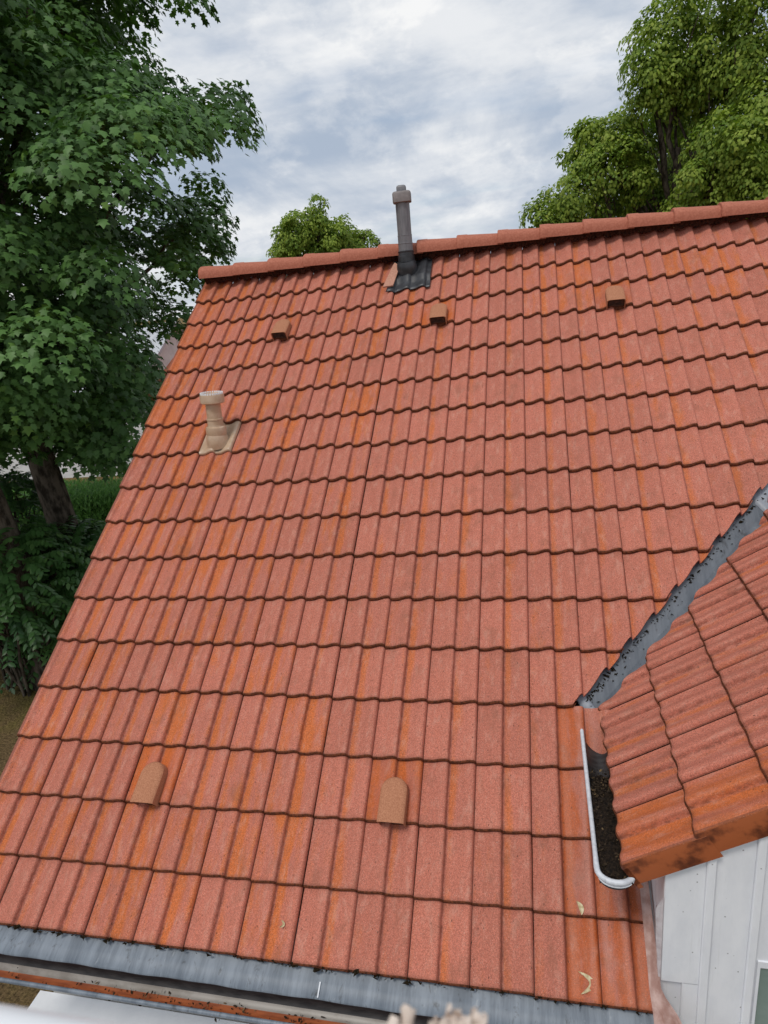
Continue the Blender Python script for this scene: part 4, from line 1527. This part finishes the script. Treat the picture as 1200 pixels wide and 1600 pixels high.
# shrubs under the maples: arching sprays of paired leaflets
def shrub(label, c, r, n, seed, mat='shrub'):
    random.seed(seed)
    c = Vector(c)
    base = Vector((c.x, c.y, GROUND))
    root = thing('shrub', Matrix.Translation(base), label, 'shrub', 'shrubs at the foot of the maples')
    P, N, T, Sz, tn = [], [], [], [], []
    b = MB()
    for i in range(n):
        d = Vector(RNG.normal(size=3)).normalized()
        if d.z < -0.3:
            d.z = -d.z
        f = random.uniform(.55, 1.0) ** .5
        tip0 = c + Vector((d.x * r[0], d.y * r[1], d.z * r[2])) * f
        outd = Vector((d.x, d.y, d.z * .35)).normalized()
        Ls = random.uniform(.35, .6)
        side = outd.cross(Vector((0, 0, 1))).normalized()
        tone = min(1, max(0, random.gauss(.45 + .25 * (d.z > .3), .2)))
        npair = 7
        for q_ in range(npair):
            g_ = q_ / npair
            p = tip0 + outd * (g_ * Ls) + Vector((0, 0, .12 * g_ - .42 * g_ * g_)) * Ls * 1.5
            for sg in (-1, 1):
                P.append(p); N.append(Vector((0, 0, 1)) + outd * .5 + side * sg * .35 + Vector(RNG.normal(size=3) * .2))
                T.append(side * sg * .9 + outd * .7 + Vector((0, 0, -.35))); Sz.append(random.uniform(.09, .15)); tn.append(min(1, max(0, tone + random.gauss(0, .08))))
        if i % 6 == 0:
            b.tube(curve_pts(base + Vector((random.gauss(0, .2), random.gauss(0, .2), 0)), tip0, .4, 5, .08), [.03, .026, .02, .015, .01, .006], 5)
    b.build('stem', M['bark'], root, Matrix.Translation(base), 80, local=False)
    P = np.array([tuple(p) for p in P]); N = np.array([tuple(p) for p in N]); T = np.array([tuple(p) for p in T])
    o = obj('foliage', leaf_cloud('foliage', P - np.array(base), N, T, np.array(Sz), OVAL, M[mat], np.array(tn)), root, Matrix.Translation(base))
    tag(o, kind='stuff')


shrub('dark leafy shrub nearest the roof verge, between lawn and maple trunks', at(120, 925, 13.2), (1.25, 1.1, 1.15), 420, 21)
shrub('leafy shrub with hanging pale-tipped sprays at the left edge above the lawn', at(15, 930, 12.6), (1.2, 1.1, 1.1), 420, 22)
shrub('low dark shrub right behind the foot of the right trunk', at(75, 872, 14.5), (0.9, 0.8, 0.6), 220, 23)
shrub('thin shrub showing between the two maple trunks', at(12, 805, 15.2), (0.75, 0.6, 0.95), 190, 24)
shrub('deep green shrub mass low beside the verge, over the lawn edge', at(105, 985, 13.6), (1.4, 1.0, 0.9), 300, 25)

# clipped hedge further back, bright green
hc = at(140, 795, 19.0)
hg = thing('hedge', Matrix.Translation((hc.x, hc.y, GROUND)), 'bright green clipped hedge in the light behind the right trunk', 'hedge')
nl = 14000
top_h = hc.z + 0.55 - GROUND
lx, ly, lz = RNG.uniform(-2.6, 2.6, nl), RNG.uniform(-.55, .55, nl), RNG.uniform(0.2, 1.0, nl) ** .7
face = RNG.uniform(0, 1, nl)
ly = np.where(face < .5, -.55 + RNG.normal(0, .07, nl), ly)
lz = np.where(face > .75, 1.0, lz) + RNG.normal(0, .025, nl)
P = np.stack([lx, ly, lz * top_h], 1)
o = obj('foliage', leaf_cloud('foliage', P, np.stack([RNG.normal(0, .4, nl), -np.ones(nl) * .6, RNG.uniform(.2, .9, nl)], 1), np.stack([RNG.normal(0, .4, nl), RNG.normal(-.2, .3, nl), np.ones(nl)], 1),
                                RNG.uniform(.10, .20, nl), BLADE, M['hedge']), hg, Matrix.Translation((hc.x, hc.y, GROUND)))
tag(o, kind='stuff')
q = MB()
q.box((-2.5, -.42, 0), (2.5, .42, top_h - .1))
q.build('core', simple('hedge_core', (0.012, 0.03, 0.008), (0.02, 0.05, 0.012), 8, 1.0, .3), hg, Matrix.Translation((hc.x, hc.y, GROUND)))

# ------------------------------------------------------------------ white houses behind the trees
def far_house(label, x0, x1, y0, y1, eave, ridge, along_y, name='house'):
    root = thing('house', Matrix.Translation(((x0 + x1) / 2, (y0 + y1) / 2, GROUND)), label, 'house')
    mtx = Matrix.Translation(((x0 + x1) / 2, (y0 + y1) / 2, GROUND))
    q = MB()
    xm, ym = (x0 + x1) / 2, (y0 + y1) / 2
    Vb = [(x0, y0, GROUND), (x1, y0, GROUND), (x1, y1, GROUND), (x0, y1, GROUND), (x0, y0, eave), (x1, y0, eave), (x1, y1, eave), (x0, y1, eave)]
    if along_y:
        V = Vb + [(xm, y0, ridge), (xm, y1, ridge)]
        F = [(0, 1, 5, 8, 4), (2, 3, 7, 9, 6), (1, 2, 6, 5), (3, 0, 4, 7)]
    else:
        V = Vb + [(x0, ym, ridge), (x1, ym, ridge)]
        F = [(0, 1, 5, 4), (2, 3, 7, 6), (1, 2, 6, 9, 5), (3, 0, 4, 8, 7)]
    q.add(V, F)
    q.build('wall', M['plaster'], root, mtx, local=False)
    q = MB()
    ov = 0.35
    if along_y:
        sl = (ridge - eave) / (xm - x0)
        for sg, xe in ((-1, x0 - ov), (1, x1 + ov)):
            ze_ = eave - ov * sl
            a, b_ = (xe, ze_), (xm, ridge)
            V = [(a[0], y0 - ov, a[1]), (b_[0], y0 - ov, b_[1]), (b_[0], y1 + ov, b_[1]), (a[0], y1 + ov, a[1])]
            q.add([(x, y, z + .02) for x, y, z in V] + [(x, y, z + .16) for x, y, z in V], [(0, 1, 2, 3), (7, 6, 5, 4), (0, 4, 5, 1), (2, 6, 7, 3), (0, 3, 7, 4)])
    else:
        sl = (ridge - eave) / (ym - y0)
        for ye in (y0 - ov, y1 + ov):
            ze_ = eave - ov * sl
            V = [(x0 - ov, ye, ze_), (x1 + ov, ye, ze_), (x1 + ov, ym, ridge), (x0 - ov, ym, ridge)]
            q.add([(x, y, z + .02) for x, y, z in V] + [(x, y, z + .16) for x, y, z in V], [(0, 1, 2, 3), (7, 6, 5, 4), (0, 4, 5, 1), (1, 5, 6, 2), (3, 7, 4, 0)])
    q.build('roof', M['ridge'] if along_y else simple('pale_far_roof', (0.40, 0.42, 0.45), (0.5, 0.52, 0.55), 2, .8, .1), root, mtx, local=False)
    for wx in ((x0 + .25 * (x1 - x0)), (x0 + .72 * (x1 - x0))):
        q = MB()
        q.box((wx - .55, y0 - .03, eave - 1.75), (wx + .55, y0 + .01, eave - .55))
        w = q.build('window', M['white'], root, mtx, local=False)
        q = MB()
        q.box((wx - .47, y0 - .035, eave - 1.67), (wx + .47, y0 - .031, eave - .63))
        q.build('pane', M['glass'], w, mtx, local=False)


far_house('white gabled house with red roof edge peeping out behind the maple, beside the roof verge', -8.9, -2.6, 13.2, 20, -2.6, 0.1, True)
far_house('long white house behind the maple trunks at left', -25.0, -11.0, 15.5, 22, -2.5, -0.6, False)
print('tiles on main roof:', n_tiles)
